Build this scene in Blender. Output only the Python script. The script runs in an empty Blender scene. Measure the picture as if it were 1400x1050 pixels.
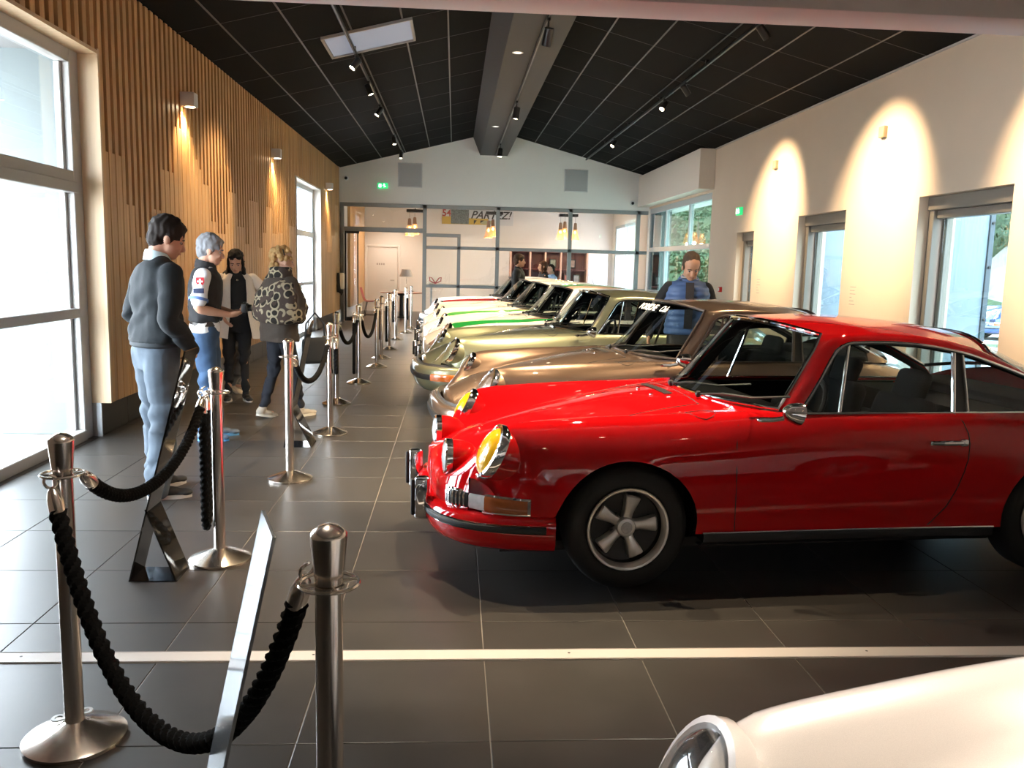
import bpy, bmesh, math, random
import numpy as np
from mathutils import Vector, Matrix, noise
random.seed(7)
PI = math.pi
SC = bpy.context.scene
COL = SC.collection

# ------------------------------------------------------------------ camera
cam = bpy.data.cameras.new('camera'); camo = bpy.data.objects.new('camera', cam); COL.objects.link(camo)
cam.sensor_width = 36; cam.lens = 36 * 1167 / 1400; cam.clip_start = 0.05; cam.clip_end = 400
_f = Vector(((621.5 - 700) / 1167, (359.6 - 525) / 1167, 1)).normalized()
_h = Vector((1, 0.025, 0)); _u = _f.cross(_h).normalized()
if _u.y > 0: _u = -_u
_r = _f.cross(_u)
if _r.x < 0: _r = -_r
rows = (_r, _f, _u)
m3 = Matrix(((rows[0].x, -rows[0].y, -rows[0].z), (rows[1].x, -rows[1].y, -rows[1].z), (rows[2].x, -rows[2].y, -rows[2].z)))
camo.matrix_world = Matrix.Translation((0, 0, 1.6)) @ m3.to_4x4()
SC.camera = camo

# ------------------------------------------------------------------ world, exposure
SC.view_settings.view_transform = 'Standard'; SC.view_settings.look = 'None'
SC.view_settings.gamma = 1; SC.view_settings.use_curve_mapping = False
SC.view_settings.exposure = 0.35
SKY = 22.0
w = bpy.data.worlds.new('sky'); SC.world = w; w.use_nodes = True
bg = w.node_tree.nodes['Background']; bg.inputs[0].default_value = (0.90, 0.95, 1.0, 1); bg.inputs[1].default_value = SKY

def portal(name, loc, rot, sx, sy):
    l = bpy.data.lights.new(name, 'AREA'); l.shape = 'RECTANGLE'; l.size = sx; l.size_y = sy
    l.cycles.is_portal = True
    o = bpy.data.objects.new(name, l); o.location = loc; o.rotation_euler = rot; COL.objects.link(o)
portal('daylight_portal', (-3.4, 5.75, 1.65), (0, -PI / 2, 0), 3.2, 3.9)
portal('daylight_portal', (-3.4, 18.2, 1.65), (0, -PI / 2, 0), 3.2, 2.9)
for y, ww in ((8.6, 1.65), (12.0, 1.6), (15.15, .9)):
    portal('daylight_portal', (5.75, y, 1.25), (0, PI / 2, 0), 2.5, ww)
portal('daylight_portal', (5.4, 20.1, 1.6), (0, PI / 2, 0), 3.1, 5.6)
portal('daylight_portal', (5.4, 26, 1.6), (0, PI / 2, 0), 3.1, 4)

# ------------------------------------------------------------------ materials
MATS = {}
def nodes_of(name):
    m = bpy.data.materials.new(name); m.use_nodes = True
    return m, m.node_tree, m.node_tree.nodes['Principled BSDF']
def mat(name, col, rough=.5, metal=0, coat=0, var=0, scale=8, bump=0, emit=None, est=1, spec=None, coatr=.03, stretch=None, sheen=0):
    if name in MATS: return MATS[name]
    m, nt, b = nodes_of(name); N = nt.nodes; L = nt.links
    b.inputs['Base Color'].default_value = (*col, 1); b.inputs['Roughness'].default_value = rough
    b.inputs['Metallic'].default_value = metal; b.inputs['Coat Weight'].default_value = coat
    b.inputs['Coat Roughness'].default_value = coatr
    if sheen: b.inputs['Sheen Weight'].default_value = sheen
    if spec is not None: b.inputs['Specular IOR Level'].default_value = spec
    if emit: b.inputs['Emission Color'].default_value = (*emit, 1); b.inputs['Emission Strength'].default_value = est
    if var or bump:
        tc = N.new('ShaderNodeTexCoord'); mp = N.new('ShaderNodeMapping'); L.new(tc.outputs['Object'], mp.inputs[0])
        if stretch: mp.inputs['Scale'].default_value = stretch
        nz = N.new('ShaderNodeTexNoise'); nz.inputs['Scale'].default_value = scale; nz.inputs['Detail'].default_value = 5
        L.new(mp.outputs[0], nz.inputs['Vector'])
        if var:
            r = N.new('ShaderNodeMix'); r.data_type = 'RGBA'
            r.inputs[6].default_value = (*[c * (1 - var) for c in col], 1); r.inputs[7].default_value = (*[min(1, c * (1 + var)) for c in col], 1)
            L.new(nz.outputs['Fac'], r.inputs[0]); L.new(r.outputs[2], b.inputs['Base Color'])
        if bump:
            bp = N.new('ShaderNodeBump'); bp.inputs['Strength'].default_value = bump; bp.inputs['Distance'].default_value = .004
            L.new(nz.outputs['Fac'], bp.inputs['Height']); L.new(bp.outputs[0], b.inputs['Normal'])
    MATS[name] = m; return m
def glass(name, tint=(1, 1, 1), base=.04, rough=0.0, power=1.0):
    if name in MATS: return MATS[name]
    m = bpy.data.materials.new(name); m.use_nodes = True; nt = m.node_tree; N = nt.nodes; L = nt.links
    N.remove(N['Principled BSDF']); out = N['Material Output']
    t = N.new('ShaderNodeBsdfTransparent'); t.inputs[0].default_value = (*tint, 1)
    g = N.new('ShaderNodeBsdfGlossy'); g.inputs['Roughness'].default_value = rough; g.inputs[0].default_value = (.95, .97, 1, 1)
    f = N.new('ShaderNodeFresnel'); ge = N.new('ShaderNodeNewGeometry'); mr = N.new('ShaderNodeMapRange')
    mr.inputs[3].default_value = 1.5; mr.inputs[4].default_value = 1 / 1.5; L.new(ge.outputs['Backfacing'], mr.inputs[0]); L.new(mr.outputs[0], f.inputs['IOR'])
    mx = N.new('ShaderNodeMixShader'); L.new(f.outputs[0], mx.inputs[0]); L.new(t.outputs[0], mx.inputs[1]); L.new(g.outputs[0], mx.inputs[2])
    L.new(mx.outputs[0], out.inputs[0]); MATS[name] = m; return m
def wood(name, c1, c2, rough=.45, axis=2, scale=1.0):
    if name in MATS: return MATS[name]
    m, nt, b = nodes_of(name); N = nt.nodes; L = nt.links
    tc = N.new('ShaderNodeTexCoord'); mp = N.new('ShaderNodeMapping'); L.new(tc.outputs['Object'], mp.inputs[0])
    s = [22 * scale] * 3; s[axis] = 1.2 * scale; mp.inputs['Scale'].default_value = s
    oi = N.new('ShaderNodeObjectInfo'); add = N.new('ShaderNodeVectorMath'); add.operation = 'ADD'
    sc = N.new('ShaderNodeVectorMath'); sc.operation = 'SCALE'; sc.inputs[3].default_value = 40
    cmb = N.new('ShaderNodeCombineXYZ')
    for i in range(3): L.new(oi.outputs['Random'], cmb.inputs[i])
    L.new(cmb.outputs[0], sc.inputs[0]); L.new(mp.outputs[0], add.inputs[0]); L.new(sc.outputs[0], add.inputs[1])
    nz = N.new('ShaderNodeTexNoise'); nz.inputs['Scale'].default_value = 1; nz.inputs['Detail'].default_value = 6; L.new(add.outputs[0], nz.inputs['Vector'])
    r = N.new('ShaderNodeValToRGB'); r.color_ramp.elements[0].position = .3; r.color_ramp.elements[1].position = .72
    r.color_ramp.elements[0].color = (*c1, 1); r.color_ramp.elements[1].color = (*c2, 1)
    L.new(nz.outputs['Fac'], r.inputs[0])
    hv = N.new('ShaderNodeHueSaturation'); mr = N.new('ShaderNodeMapRange'); mr.inputs[3].default_value = .88; mr.inputs[4].default_value = 1.1
    L.new(oi.outputs['Random'], mr.inputs[0]); L.new(mr.outputs[0], hv.inputs['Value']); L.new(r.outputs[0], hv.inputs['Color'])
    L.new(hv.outputs[0], b.inputs['Base Color']); b.inputs['Roughness'].default_value = rough
    MATS[name] = m; return m

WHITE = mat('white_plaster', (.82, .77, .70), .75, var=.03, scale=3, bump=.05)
GREYPL = mat('grey_plaster', (.84, .80, .745), .8, var=.02, scale=3)
ALU = mat('grey_aluminium', (.30, .31, .31), .42, metal=.3, var=.04, scale=30)
ALUW = mat('pale_aluminium', (.45, .48, .50), .4, metal=.2)
OAK = wood('oak_slat', (.46, .25, .095), (.62, .37, .16))
OAKD = wood('oak_backing', (.20, .10, .045), (.26, .14, .06))
OAKL = wood('oak_lining', (.60, .42, .24), (.72, .53, .33))
STEEL = mat('brushed_steel', (.80, .73, .66), .20, metal=1, var=.10, scale=60, stretch=(1, 1, .02))
CHROME = mat('chrome', (.82, .82, .83), .06, metal=1)
BLACK = mat('black_rubber', (.012, .012, .012), .55)
BLACKM = mat('black_metal', (.015, .015, .015), .38, metal=.2)
TRIM = mat('dark_trim', (.02, .02, .022), .4)
GLASS = glass('window_glass', (.95, .98, 1.0)); SOLAR = glass('solar_glass', (.56, .68, .66)); SOLARL = glass('pale_solar_glass', (.62, .72, .76))
CARGLASS = glass('car_glass', (.80, .86, .84))
LAMP = mat('lamp_glow', (1, .9, .75), .4, emit=(1, .80, .52), est=40)

# ------------------------------------------------------------------ mesh builder
class MB:
    def __init__(s): s.v = []; s.f = []; s.mi = []
    def add(s, vs, fs, mi=0):
        o = len(s.v); s.v += [tuple(p) for p in vs]
        for f in fs: s.f.append(tuple(i + o for i in f)); s.mi.append(mi)
        return s
    def box(s, a, b, mi=0, M=None):
        x0, y0, z0 = a; x1, y1, z1 = b
        vs = [(x, y, z) for z in (z0, z1) for y in (y0, y1) for x in (x0, x1)]
        if M is not None: vs = [tuple(M @ Vector(p)) for p in vs]
        return s.add(vs, [(0, 2, 3, 1), (4, 5, 7, 6), (0, 1, 5, 4), (2, 6, 7, 3), (0, 4, 6, 2), (1, 3, 7, 5)], mi)
    def bevbox(s, a, b, r, mi=0, M=None, n=2):
        bm = bmesh.new(); c = [(p + q) / 2 for p, q in zip(a, b)]; d = [abs(q - p) for p, q in zip(a, b)]
        bmesh.ops.create_cube(bm, size=1)
        for v in bm.verts: v.co = Vector((v.co.x * d[0] + c[0], v.co.y * d[1] + c[1], v.co.z * d[2] + c[2]))
        bmesh.ops.bevel(bm, geom=bm.edges[:], offset=r, segments=n, affect='EDGES', profile=.5)
        vs = [tuple(M @ v.co) if M is not None else tuple(v.co) for v in bm.verts]; bm.verts.index_update()
        fs = [tuple(v.index for v in f.verts) for f in bm.faces]; bm.free(); return s.add(vs, fs, mi)
    def grid(s, P, mi=0, flip=False, closeu=False, closev=False):
        nu = len(P); nv = len(P[0]); vs = [p for r in P for p in r]; fs = []
        for i in range(nu - (0 if closeu else 1)):
            for j in range(nv - (0 if closev else 1)):
                a = i * nv + j; b = i * nv + (j + 1) % nv; c = ((i + 1) % nu) * nv + (j + 1) % nv; d = ((i + 1) % nu) * nv + j
                fs.append((a, d, c, b) if flip else (a, b, c, d))
        return s.add(vs, fs, mi)
    def tube(s, pts, r, n=8, closed=False, cap=True, mi=0):
        pts = [Vector(p) for p in pts]; k = len(pts); rs = r if isinstance(r, (list, tuple)) else [r] * k
        T = []
        for i in range(k):
            a = pts[(i - 1) % k] if closed or i > 0 else pts[0]; b = pts[(i + 1) % k] if closed or i < k - 1 else pts[-1]
            t = (b - a); T.append(t.normalized() if t.length > 1e-9 else Vector((0, 0, 1)))
        up = Vector((0, 0, 1)) if abs(T[0].z) < .9 else Vector((1, 0, 0))
        u = T[0].cross(up).normalized(); P = []
        for i in range(k):
            u = (u - T[i] * u.dot(T[i]))
            u = u.normalized() if u.length > 1e-6 else T[i].orthogonal().normalized()
            v = T[i].cross(u)
            P.append([tuple(pts[i] + (u * math.cos(2 * PI * j / n) + v * math.sin(2 * PI * j / n)) * rs[i]) for j in range(n)])
        o = len(s.v); s.grid(P, mi, closeu=closed, closev=True)
        if cap and not closed:
            s.f.append(tuple(o + j for j in range(n))[::-1]); s.mi.append(mi)
            s.f.append(tuple(o + (k - 1) * n + j for j in range(n))); s.mi.append(mi)
        return s
    def lathe(s, prof, n=24, c=(0, 0, 0), axis='z', mi=0, M=None):
        P = []
        for r, h in prof:
            ring = []
            for j in range(n):
                a = 2 * PI * j / n; p = Vector((r * math.cos(a), r * math.sin(a), h))
                if axis == 'y': p = Vector((p.x, p.z, p.y))
                elif axis == 'x': p = Vector((p.z, p.x, p.y))
                p = p + Vector(c)
                if M is not None: p = M @ p
                ring.append(tuple(p))
            P.append(ring)
        return s.grid(P, mi, flip=(axis != 'y'), closev=True)
    def ell(s, c, r, R=None, n=14, m=9, mi=0):
        vs = []; c = Vector(c)
        for i in range(m + 1):
            t = PI * i / m
            for j in range(n):
                a = 2 * PI * j / n; p = Vector((r[0] * math.sin(t) * math.cos(a), r[1] * math.sin(t) * math.sin(a), r[2] * math.cos(t)))
                if R is not None: p = R @ p
                vs.append(tuple(c + p))
        fs = [(i * n + j, (i + 1) * n + j, (i + 1) * n + (j + 1) % n, i * n + (j + 1) % n) for i in range(m) for j in range(n)]
        return s.add(vs, fs, mi)
    def capsule(s, pts, rs, n=12, mi=0):
        s.tube(pts, rs, n, cap=True, mi=mi)
        for p, r in zip(pts, rs): s.ell(p, (r, r, r), n=12, m=8, mi=mi)
        return s
    def mesh(s, name):
        me = bpy.data.meshes.new(name); me.from_pydata(s.v, [], s.f); me.update(); return me
    def build(s, name, m, parent=None, smooth=True, angle=35, mesh=None):
        me = s.mesh(name)
        ms = m if isinstance(m, (list, tuple)) else [m]
        for x in ms: me.materials.append(x)
        if len(ms) > 1: me.polygons.foreach_set('material_index', s.mi)
        if smooth:
            me.polygons.foreach_set('use_smooth', [True] * len(me.polygons))
            try: me.set_sharp_from_angle(angle=math.radians(angle))
            except Exception: pass
        return obj(name, me, parent)
def obj(name, me, parent=None):
    o = bpy.data.objects.new(name, me); COL.objects.link(o)
    if parent is not None: o.parent = parent
    return o
def empty(name, loc=(0, 0, 0), rz=0, label=None, cat=None, group=None, kind=None, parent=None):
    o = bpy.data.objects.new(name, None); o.location = loc; o.rotation_euler = (0, 0, rz); o.empty_display_size = .1; COL.objects.link(o)
    tag(o, label, cat, group, kind)
    if parent: o.parent = parent
    return o
def tag(o, label=None, cat=None, group=None, kind=None):
    if label: o['label'] = label
    if cat: o['category'] = cat
    if group: o['group'] = group
    if kind: o['kind'] = kind
    return o
def struct(o, label=None, cat=None): return tag(o, label, cat, None, 'structure')
def copy_tree(o, parent=None):
    c = o.copy(); COL.objects.link(c); c.parent = parent
    for ch in list(o.children): copy_tree(ch, c)
    return c
def text_mesh(s, size, shear=0, extrude=.0008, align='CENTER', bold=0):
    cu = bpy.data.curves.new('lettering', 'FONT'); cu.body = s; cu.size = size; cu.shear = shear; cu.extrude = extrude; cu.offset = bold
    cu.align_x = align; cu.align_y = 'CENTER'
    return evaluated(bpy.data.objects.new('lettering', cu))
TMP = bpy.data.scenes.new('workbench')
def evaluated(o):
    TMP.collection.objects.link(o); vl = TMP.view_layers[0]; vl.update(); dg = vl.depsgraph
    me = bpy.data.meshes.new_from_object(o.evaluated_get(dg)); bpy.data.objects.remove(o); return me
def remesh(mb, voxel, smooth=4, disp=0, dscale=6, name='m', fn=None):
    me = mb.mesh(name); o = bpy.data.objects.new('tmp', me)
    r = o.modifiers.new('r', 'REMESH'); r.mode = 'VOXEL'; r.voxel_size = voxel; r.use_smooth_shade = True
    if smooth: q = o.modifiers.new('s', 'SMOOTH'); q.iterations = smooth; q.factor = .5
    out = evaluated(o); bpy.data.meshes.remove(me)
    if disp or fn:
        n = len(out.vertices); co = np.empty(n * 3, 'f'); no = np.empty(n * 3, 'f')
        out.vertices.foreach_get('co', co); out.vertex_normals.foreach_get('vector', no); co = co.reshape(-1, 3); no = no.reshape(-1, 3); dd = np.zeros(n, 'f')
        for i in range(n):
            c = Vector(co[i]); d = 0
            if disp: d += disp * noise.noise(Vector((c.x * dscale, c.y * dscale, c.z * dscale * .7)))
            if fn: d += fn(c)
            dd[i] = d
        out.vertices.foreach_set('co', (co + no * dd[:, None]).ravel())
    out.polygons.foreach_set('use_smooth', [True] * len(out.polygons)); out.update(); return out
def frame_to(d, up=Vector((0, 0, 1))):
    z = Vector(d).normalized(); x = up.cross(z)
    x = x.normalized() if x.length > 1e-6 else z.orthogonal().normalized()
    y = z.cross(x); return Matrix((x, y, z)).transposed()
# ------------------------------------------------------------------ room shell
XL, XR, YF, EAVE = -3.01, 5.175, 22.96, 3.98
RX, RZ = 1.08, 5.02
S = (RZ - EAVE) / (RX - XL); SR = (RZ - EAVE) / (XR - RX)
def tile_mat():
    m, nt, b = nodes_of('slate_tile'); N = nt.nodes; L = nt.links
    tc = N.new('ShaderNodeTexCoord'); oi = N.new('ShaderNodeObjectInfo')
    ad = N.new('ShaderNodeVectorMath'); ad.operation = 'ADD'; L.new(tc.outputs['Object'], ad.inputs[0])
    cb = N.new('ShaderNodeCombineXYZ'); ml = N.new('ShaderNodeMath'); ml.operation = 'MULTIPLY'; ml.inputs[1].default_value = 30
    L.new(oi.outputs['Random'], ml.inputs[0]); L.new(ml.outputs[0], cb.inputs[0]); L.new(ml.outputs[0], cb.inputs[1]); L.new(cb.outputs[0], ad.inputs[1])
    nz = N.new('ShaderNodeTexNoise'); nz.inputs['Scale'].default_value = 3.5; nz.inputs['Detail'].default_value = 8; nz.inputs['Roughness'].default_value = .65
    L.new(ad.outputs[0], nz.inputs['Vector'])
    r = N.new('ShaderNodeValToRGB'); r.color_ramp.elements[0].position = .3; r.color_ramp.elements[1].position = .75
    r.color_ramp.elements[0].color = (.024, .022, .020, 1); r.color_ramp.elements[1].color = (.041, .037, .034, 1)
    L.new(nz.outputs['Fac'], r.inputs[0])
    hv = N.new('ShaderNodeHueSaturation'); mr = N.new('ShaderNodeMapRange'); mr.inputs[3].default_value = .9; mr.inputs[4].default_value = 1.12
    L.new(oi.outputs['Random'], mr.inputs[0]); L.new(mr.outputs[0], hv.inputs['Value']); L.new(r.outputs[0], hv.inputs['Color']); L.new(hv.outputs[0], b.inputs['Base Color'])
    mr2 = N.new('ShaderNodeMapRange'); b.inputs['Specular IOR Level'].default_value = .75; mr2.inputs[3].default_value = .34; mr2.inputs[4].default_value = .40
    L.new(nz.outputs['Fac'], mr2.inputs[0]); L.new(mr2.outputs[0], b.inputs['Roughness'])
    MATS['tile'] = m; return m
TILE = tile_mat()
GROUT = mat('grout', (.30, .28, .26), .9)
floor = struct(MB().box((-3.4, -4, -.05), (5.6, 30, -.004)).build('floor', GROUT, smooth=False))
xs = [-3.4] + [.145 + .65 * k for k in range(-5, 9)]; xs[-1] = 5.6
ys = [-3.81 + .65 * k for k in range(11)] + [3.285]
ys2 = [3.385, 3.666] + [3.666 + .65 * k for k in range(1, 38)]
cells = []
for yy in (ys, ys2):
    for y0, y1 in zip(yy[:-1], yy[1:]):
        for x0, x1 in zip(xs[:-1], xs[1:]):
            cells.append((x0, x1, y0, y1))
vis = [c for c in cells if c[3] > 2.0 and c[2] < 22.9]
vis.sort(key=lambda c: (c[2] + 9 * (c[2] > 3.3 and c[0] > 4.0)))
near = vis[:300]; rest = [c for c in cells if c not in set(near)]
tmesh = {}
def tile_mesh(w_, d_):
    k = (round(w_, 3), round(d_, 3))
    if k not in tmesh:
        g = .0022; b_ = .0015
        mb = MB(); x, y = w_ / 2 - g, d_ / 2 - g
        lo = [(-x, -y), (x, -y), (x, y), (-x, y)]; hi = [(-x + b_, -y + b_), (x - b_, -y + b_), (x - b_, y - b_), (-x + b_, y - b_)]
        mb.add([(a, b, -.006) for a, b in lo] + [(a, b, -.001) for a, b in lo] + [(a, b, 0) for a, b in hi],
               [(0, 1, 5, 4), (1, 2, 6, 5), (2, 3, 7, 6), (3, 0, 4, 7), (4, 5, 9, 8), (5, 6, 10, 9), (6, 7, 11, 10), (7, 4, 8, 11), (8, 9, 10, 11)])
        me = mb.mesh('floor_tile'); me.materials.append(TILE); tmesh[k] = me
    return tmesh[k]
for x0, x1, y0, y1 in near:
    o = obj('floor_tile', tile_mesh(x1 - x0, y1 - y0), floor); o.location = ((x0 + x1) / 2, (y0 + y1) / 2, 0)
mb = MB()
for x0, x1, y0, y1 in rest: mb.box((x0 + .0022, y0 + .0022, -.006), (x1 - .0022, y1 - .0022, 0))
tag(mb.build('floor_tiles_beyond', TILE, floor, smooth=False), kind='stuff')
# floor track of the folding partition, its header
mb = MB().box((-3.0, 3.288, -.02), (5.17, 3.382, .003)); tr = struct(mb.build('trim_1', mat('white_track', (.62, .58, .55), .4), smooth=False))
mb = MB()
for y in (3.290, 3.377): mb.box((-3.0, y, .003), (5.17, y + .003, .0045))
mb.build('track_edge_shadow', mat('track_shadow', (.30, .28, .27), .5), tr, smooth=False)  # thin edge shadows of the track, painted as dark strips
mb = MB()
for x in (-1.7, -.55, .5, 1.78, 3.4): mb.lathe([(.0, .004), (.006, .004)], 8, (x, 3.34, 0.0005))
mb.build('screw', BLACKM, tr)
hd = struct(MB().box((XL, 3.40, 2.68), (XR, 3.56, 4.9)).build('wall_front', WHITE, smooth=False))
hb = struct(MB().bevbox((XL, 3.37, 2.60), (XR, 3.60, 2.69), .008).build('trim_2', mat('header_track', (.52, .47, .44), .45)))
# near room around the camera
struct(MB().box((XL, -4.1, 0), (XR, -4, 3.1)).build('wall_back', WHITE, smooth=False))
struct(MB().box((XL - .25, -4.1, 0), (XL, 3.55, 4.1)).build('wall_left_near', WHITE, smooth=False))
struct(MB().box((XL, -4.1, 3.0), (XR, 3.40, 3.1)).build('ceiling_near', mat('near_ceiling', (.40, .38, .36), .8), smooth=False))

# ---- left wall
mb = MB()
mb.box((-3.30, 7.67, .30), (-3.052, 16.76, 3.99)).box((-3.30, 19.7, .30), (-3.052, YF + .1, 3.99))
mb.box((-3.30, 3.55, 3.28), (-3.052, 7.67, 3.99)).box((-3.30, 16.76, 3.14), (-3.052, 19.7, 3.99)).box((-3.30, 3.55, 0), (-3.052, 3.92, 3.28))
wl = struct(mb.build('wall_left', OAKD, smooth=False))
PITCH, SW = .145, .077
smesh = {}
def slat(y, z0, z1, nm='slat', wd=SW, xf=-3.01):
    k = (nm, round(z0, 3), round(z1, 3), wd)
    if k not in smesh:
        me = MB().bevbox((0, -wd / 2, z0), (.046, wd / 2, z1), .003, n=1).mesh(nm); me.materials.append(OAK); smesh[k] = me
    o = obj(nm, smesh[k], wl); o.location = (xf - .046, y, 0); return o
seq = [(3, 2.48), (2, 2.06), (3, 1.77), (2, 2.06), (3, 2.48), (3, 2.98), (2, 2.95), (1, 2.72), (1, 2.62), (2, 2.46), (2, 2.04), (3, 1.90), (1, 2.04), (3, 2.47), (3, 2.03), (2, 1.80), (4, 2.44), (2, 1.76), (2, 2.0), (3, 2.42), (3, 2.01)]
tops = [z for n, z in seq for _ in range(n)]
rr = random.Random(3)
while len(tops) < 120:
    tops += [rr.choice((2.47, 2.04, 1.78, 2.98, 2.2))] * rr.choice((2, 3, 3, 4))
y = 7.735; i = 0
while y < YF - .04:
    inwin = 16.70 < y < 19.76
    slat(y, 3.17 if inwin else .30, 3.975)
    g = y + PITCH / 2
    if not (16.66 < g < 19.8) and g < YF - .05:
        slat(g, .30, tops[i], 'filler_strip', .061, -3.0135)
    i += 1; y += PITCH
y = 7.735 - PITCH
while y > 3.6: slat(y, 3.285, 3.975); y -= PITCH
# oak linings round the two openings
ln = MB().box((-3.20, 7.66, .30), (-3.004, 7.695, 3.30)).box((-3.20, 3.9, 3.255), (-3.004, 7.66, 3.285))
struct(ln.build('trim_3', OAKL, smooth=False))
ln = MB().box((-3.20, 16.74, .30), (-3.004, 16.77, 3.16)).box((-3.20, 19.69, .30), (-3.004, 19.72, 3.16)).box((-3.20, 16.77, 3.13), (-3.004, 19.69, 3.16))
struct(ln.build('trim_4', mat('pale_lining', (.66, .60, .53), .6), smooth=False))
bb = struct(MB().box((-3.32, 7.67, -.004), (-3.125, 16.76, .30)).box((-3.32, 19.7, -.004), (-3.125, YF, .30)).build('baseboard_left', GROUT, smooth=False))
y = 7.68
bm_ = MB().box((0, .004, .004), (.012, .641, .296)).mesh('skirting_tile'); bm_.materials.append(TILE)
while y < YF - .6:
    if not (16.1 < y < 19.7): o = obj('skirting_tile', bm_, bb); o.location = (-3.126, y, 0)
    y += .645
MB().box((-3.13, 7.655, 0), (-3.09, 7.672, .30)).build('corner_profile', ALUW, bb, smooth=False)

def window_frame(name, bars, panes, m=ALU, gm=GLASS, label=None):
    """bars/panes: boxes as (min, max)."""
    root = empty(name, kind='structure')
    for a, b in bars: MB().bevbox(a, b, .006, n=1).build('frame_bar', m, root)
    for a, b in panes: MB().box(a, b).build('pane', gm, root, smooth=False)
    return root
F0, F1 = -3.28, -3.17
window_frame('window_1', [((F0, 7.50, 0), (F1, 7.665, 3.26)), ((F0, 3.92, 0), (F1, 4.06, 3.26)), ((F0, 4.06, 3.15), (F1, 7.50, 3.26)), ((F0 - .02, 4.06, 2.10), (F1 + .03, 7.52, 2.19)), ((F0, 4.06, 2.19), (F1, 7.50, 2.28)),
    ((F0, 4.06, 1.06), (F1, 7.50, 1.14)), ((F0, 4.06, 0), (F1 + .02, 7.50, .09)), ((F0, 7.46, .09), (F0 + .05, 7.50, 3.15))],
    [((-3.245, 4.06, 2.28), (-3.24, 7.5, 3.15)), ((-3.245, 4.06, 1.14), (-3.24, 7.5, 2.10)), ((-3.245, 4.06, .09), (-3.24, 7.5, 1.06))], mat('window_bar_grey', (.40, .39, .37), .45, metal=.2))
window_frame('window_2', [((F0, 16.77, 0), (F1, 16.86, 3.13)), ((F0, 19.58, 0), (F1, 19.69, 3.13)), ((F0, 16.86, 3.05), (F1, 19.58, 3.13)), ((F0, 16.86, 2.08), (F1 + .02, 19.58, 2.2)), ((F0, 16.86, 1.05), (F1, 19.58, 1.12)), ((F0, 16.86, 0), (F1, 19.58, .08)), ((F0, 18.15, .08), (F1, 18.22, 3.05))],
    [((-3.245, 16.86, .08), (-3.24, 19.58, 1.05)), ((-3.245, 16.86, 1.12), (-3.24, 19.58, 2.08)), ((-3.245, 16.86, 2.2), (-3.24, 19.58, 3.05))], ALUW)

# ---- right wall with deep openings
OP = [(7.78, 9.42, 2.46), (11.22, 12.81, 2.43), (14.72, 15.61, 2.28)]
mb = MB(); yy = -4.1
for a, b, h in OP:
    mb.box((XR, yy, 0), (5.62, a, 3.99)); mb.box((XR, a, h), (5.62, b, 3.99)); yy = b
mb.box((XR, yy, 0), (5.62, 17.30, 3.99)).box((XR, 17.30, 3.15), (5.62, YF + .1, 3.99))
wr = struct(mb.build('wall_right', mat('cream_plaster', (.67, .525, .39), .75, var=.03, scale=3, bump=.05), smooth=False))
for k, (a, b, h) in enumerate(OP):
    H0 = h - .24
    bars = [((5.30, b - .10, 0), (5.42, b, h)), ((5.42, b - .17, 0), (5.50, b - .04, h)), ((5.30, a, 0), (5.46, a + .07, h)), ((5.28, a, H0 + .09), (5.46, b, h)), ((5.34, a + .07, H0), (5.46, b - .10, H0 + .09)), ((5.36, a + .07, 0), (5.44, b - .10, .08))]
    window_frame('door_%d' % (k + 1), bars, [((5.40, a + .07, .08), (5.405, b - .16, H0))], mat('bronze_grey_frame', (.19, .165, .135), .45, metal=.2), SOLARL)
    # exterior folding shutter leaf standing open
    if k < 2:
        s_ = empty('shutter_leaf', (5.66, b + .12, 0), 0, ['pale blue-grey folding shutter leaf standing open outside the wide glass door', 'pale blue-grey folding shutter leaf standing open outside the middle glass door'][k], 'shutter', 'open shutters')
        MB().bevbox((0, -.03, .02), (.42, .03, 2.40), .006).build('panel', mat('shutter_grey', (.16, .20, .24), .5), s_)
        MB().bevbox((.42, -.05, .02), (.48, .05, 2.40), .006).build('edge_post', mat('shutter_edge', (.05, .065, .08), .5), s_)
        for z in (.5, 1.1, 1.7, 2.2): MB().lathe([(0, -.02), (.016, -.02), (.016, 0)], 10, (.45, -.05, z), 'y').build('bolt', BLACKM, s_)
G0, G1 = 5.20, 5.30
bars = [((G0, y0, 0), (G1, y0 + .08, 3.12)) for y0 in (17.30, 19.02, 21.15, 22.86)] + [((G0 - .01, 17.38, 3.02), (G1, 22.9, 3.15)), ((G0 - .01, 17.38, 2.02), (G1, 22.9, 2.13)), ((G0, 17.38, .0), (G1, 22.9, .12)), ((G0, 17.38, .95), (G1, 22.9, 1.03))]
window_frame('window_3', bars, [((5.245, a, z0), (5.25, b, z1)) for a, b in ((17.38, 19.02), (19.10, 21.15), (21.23, 22.86)) for z0, z1 in ((.12, .95), (1.03, 2.02), (2.13, 3.02))], ALUW, SOLAR)
struct(MB().box((4.86, 17.22, 3.20), (XR + .01, YF, 3.99)).build('trim_5', mat('pale_cream_plaster', (.80, .71, .61), .75), smooth=False))

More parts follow.
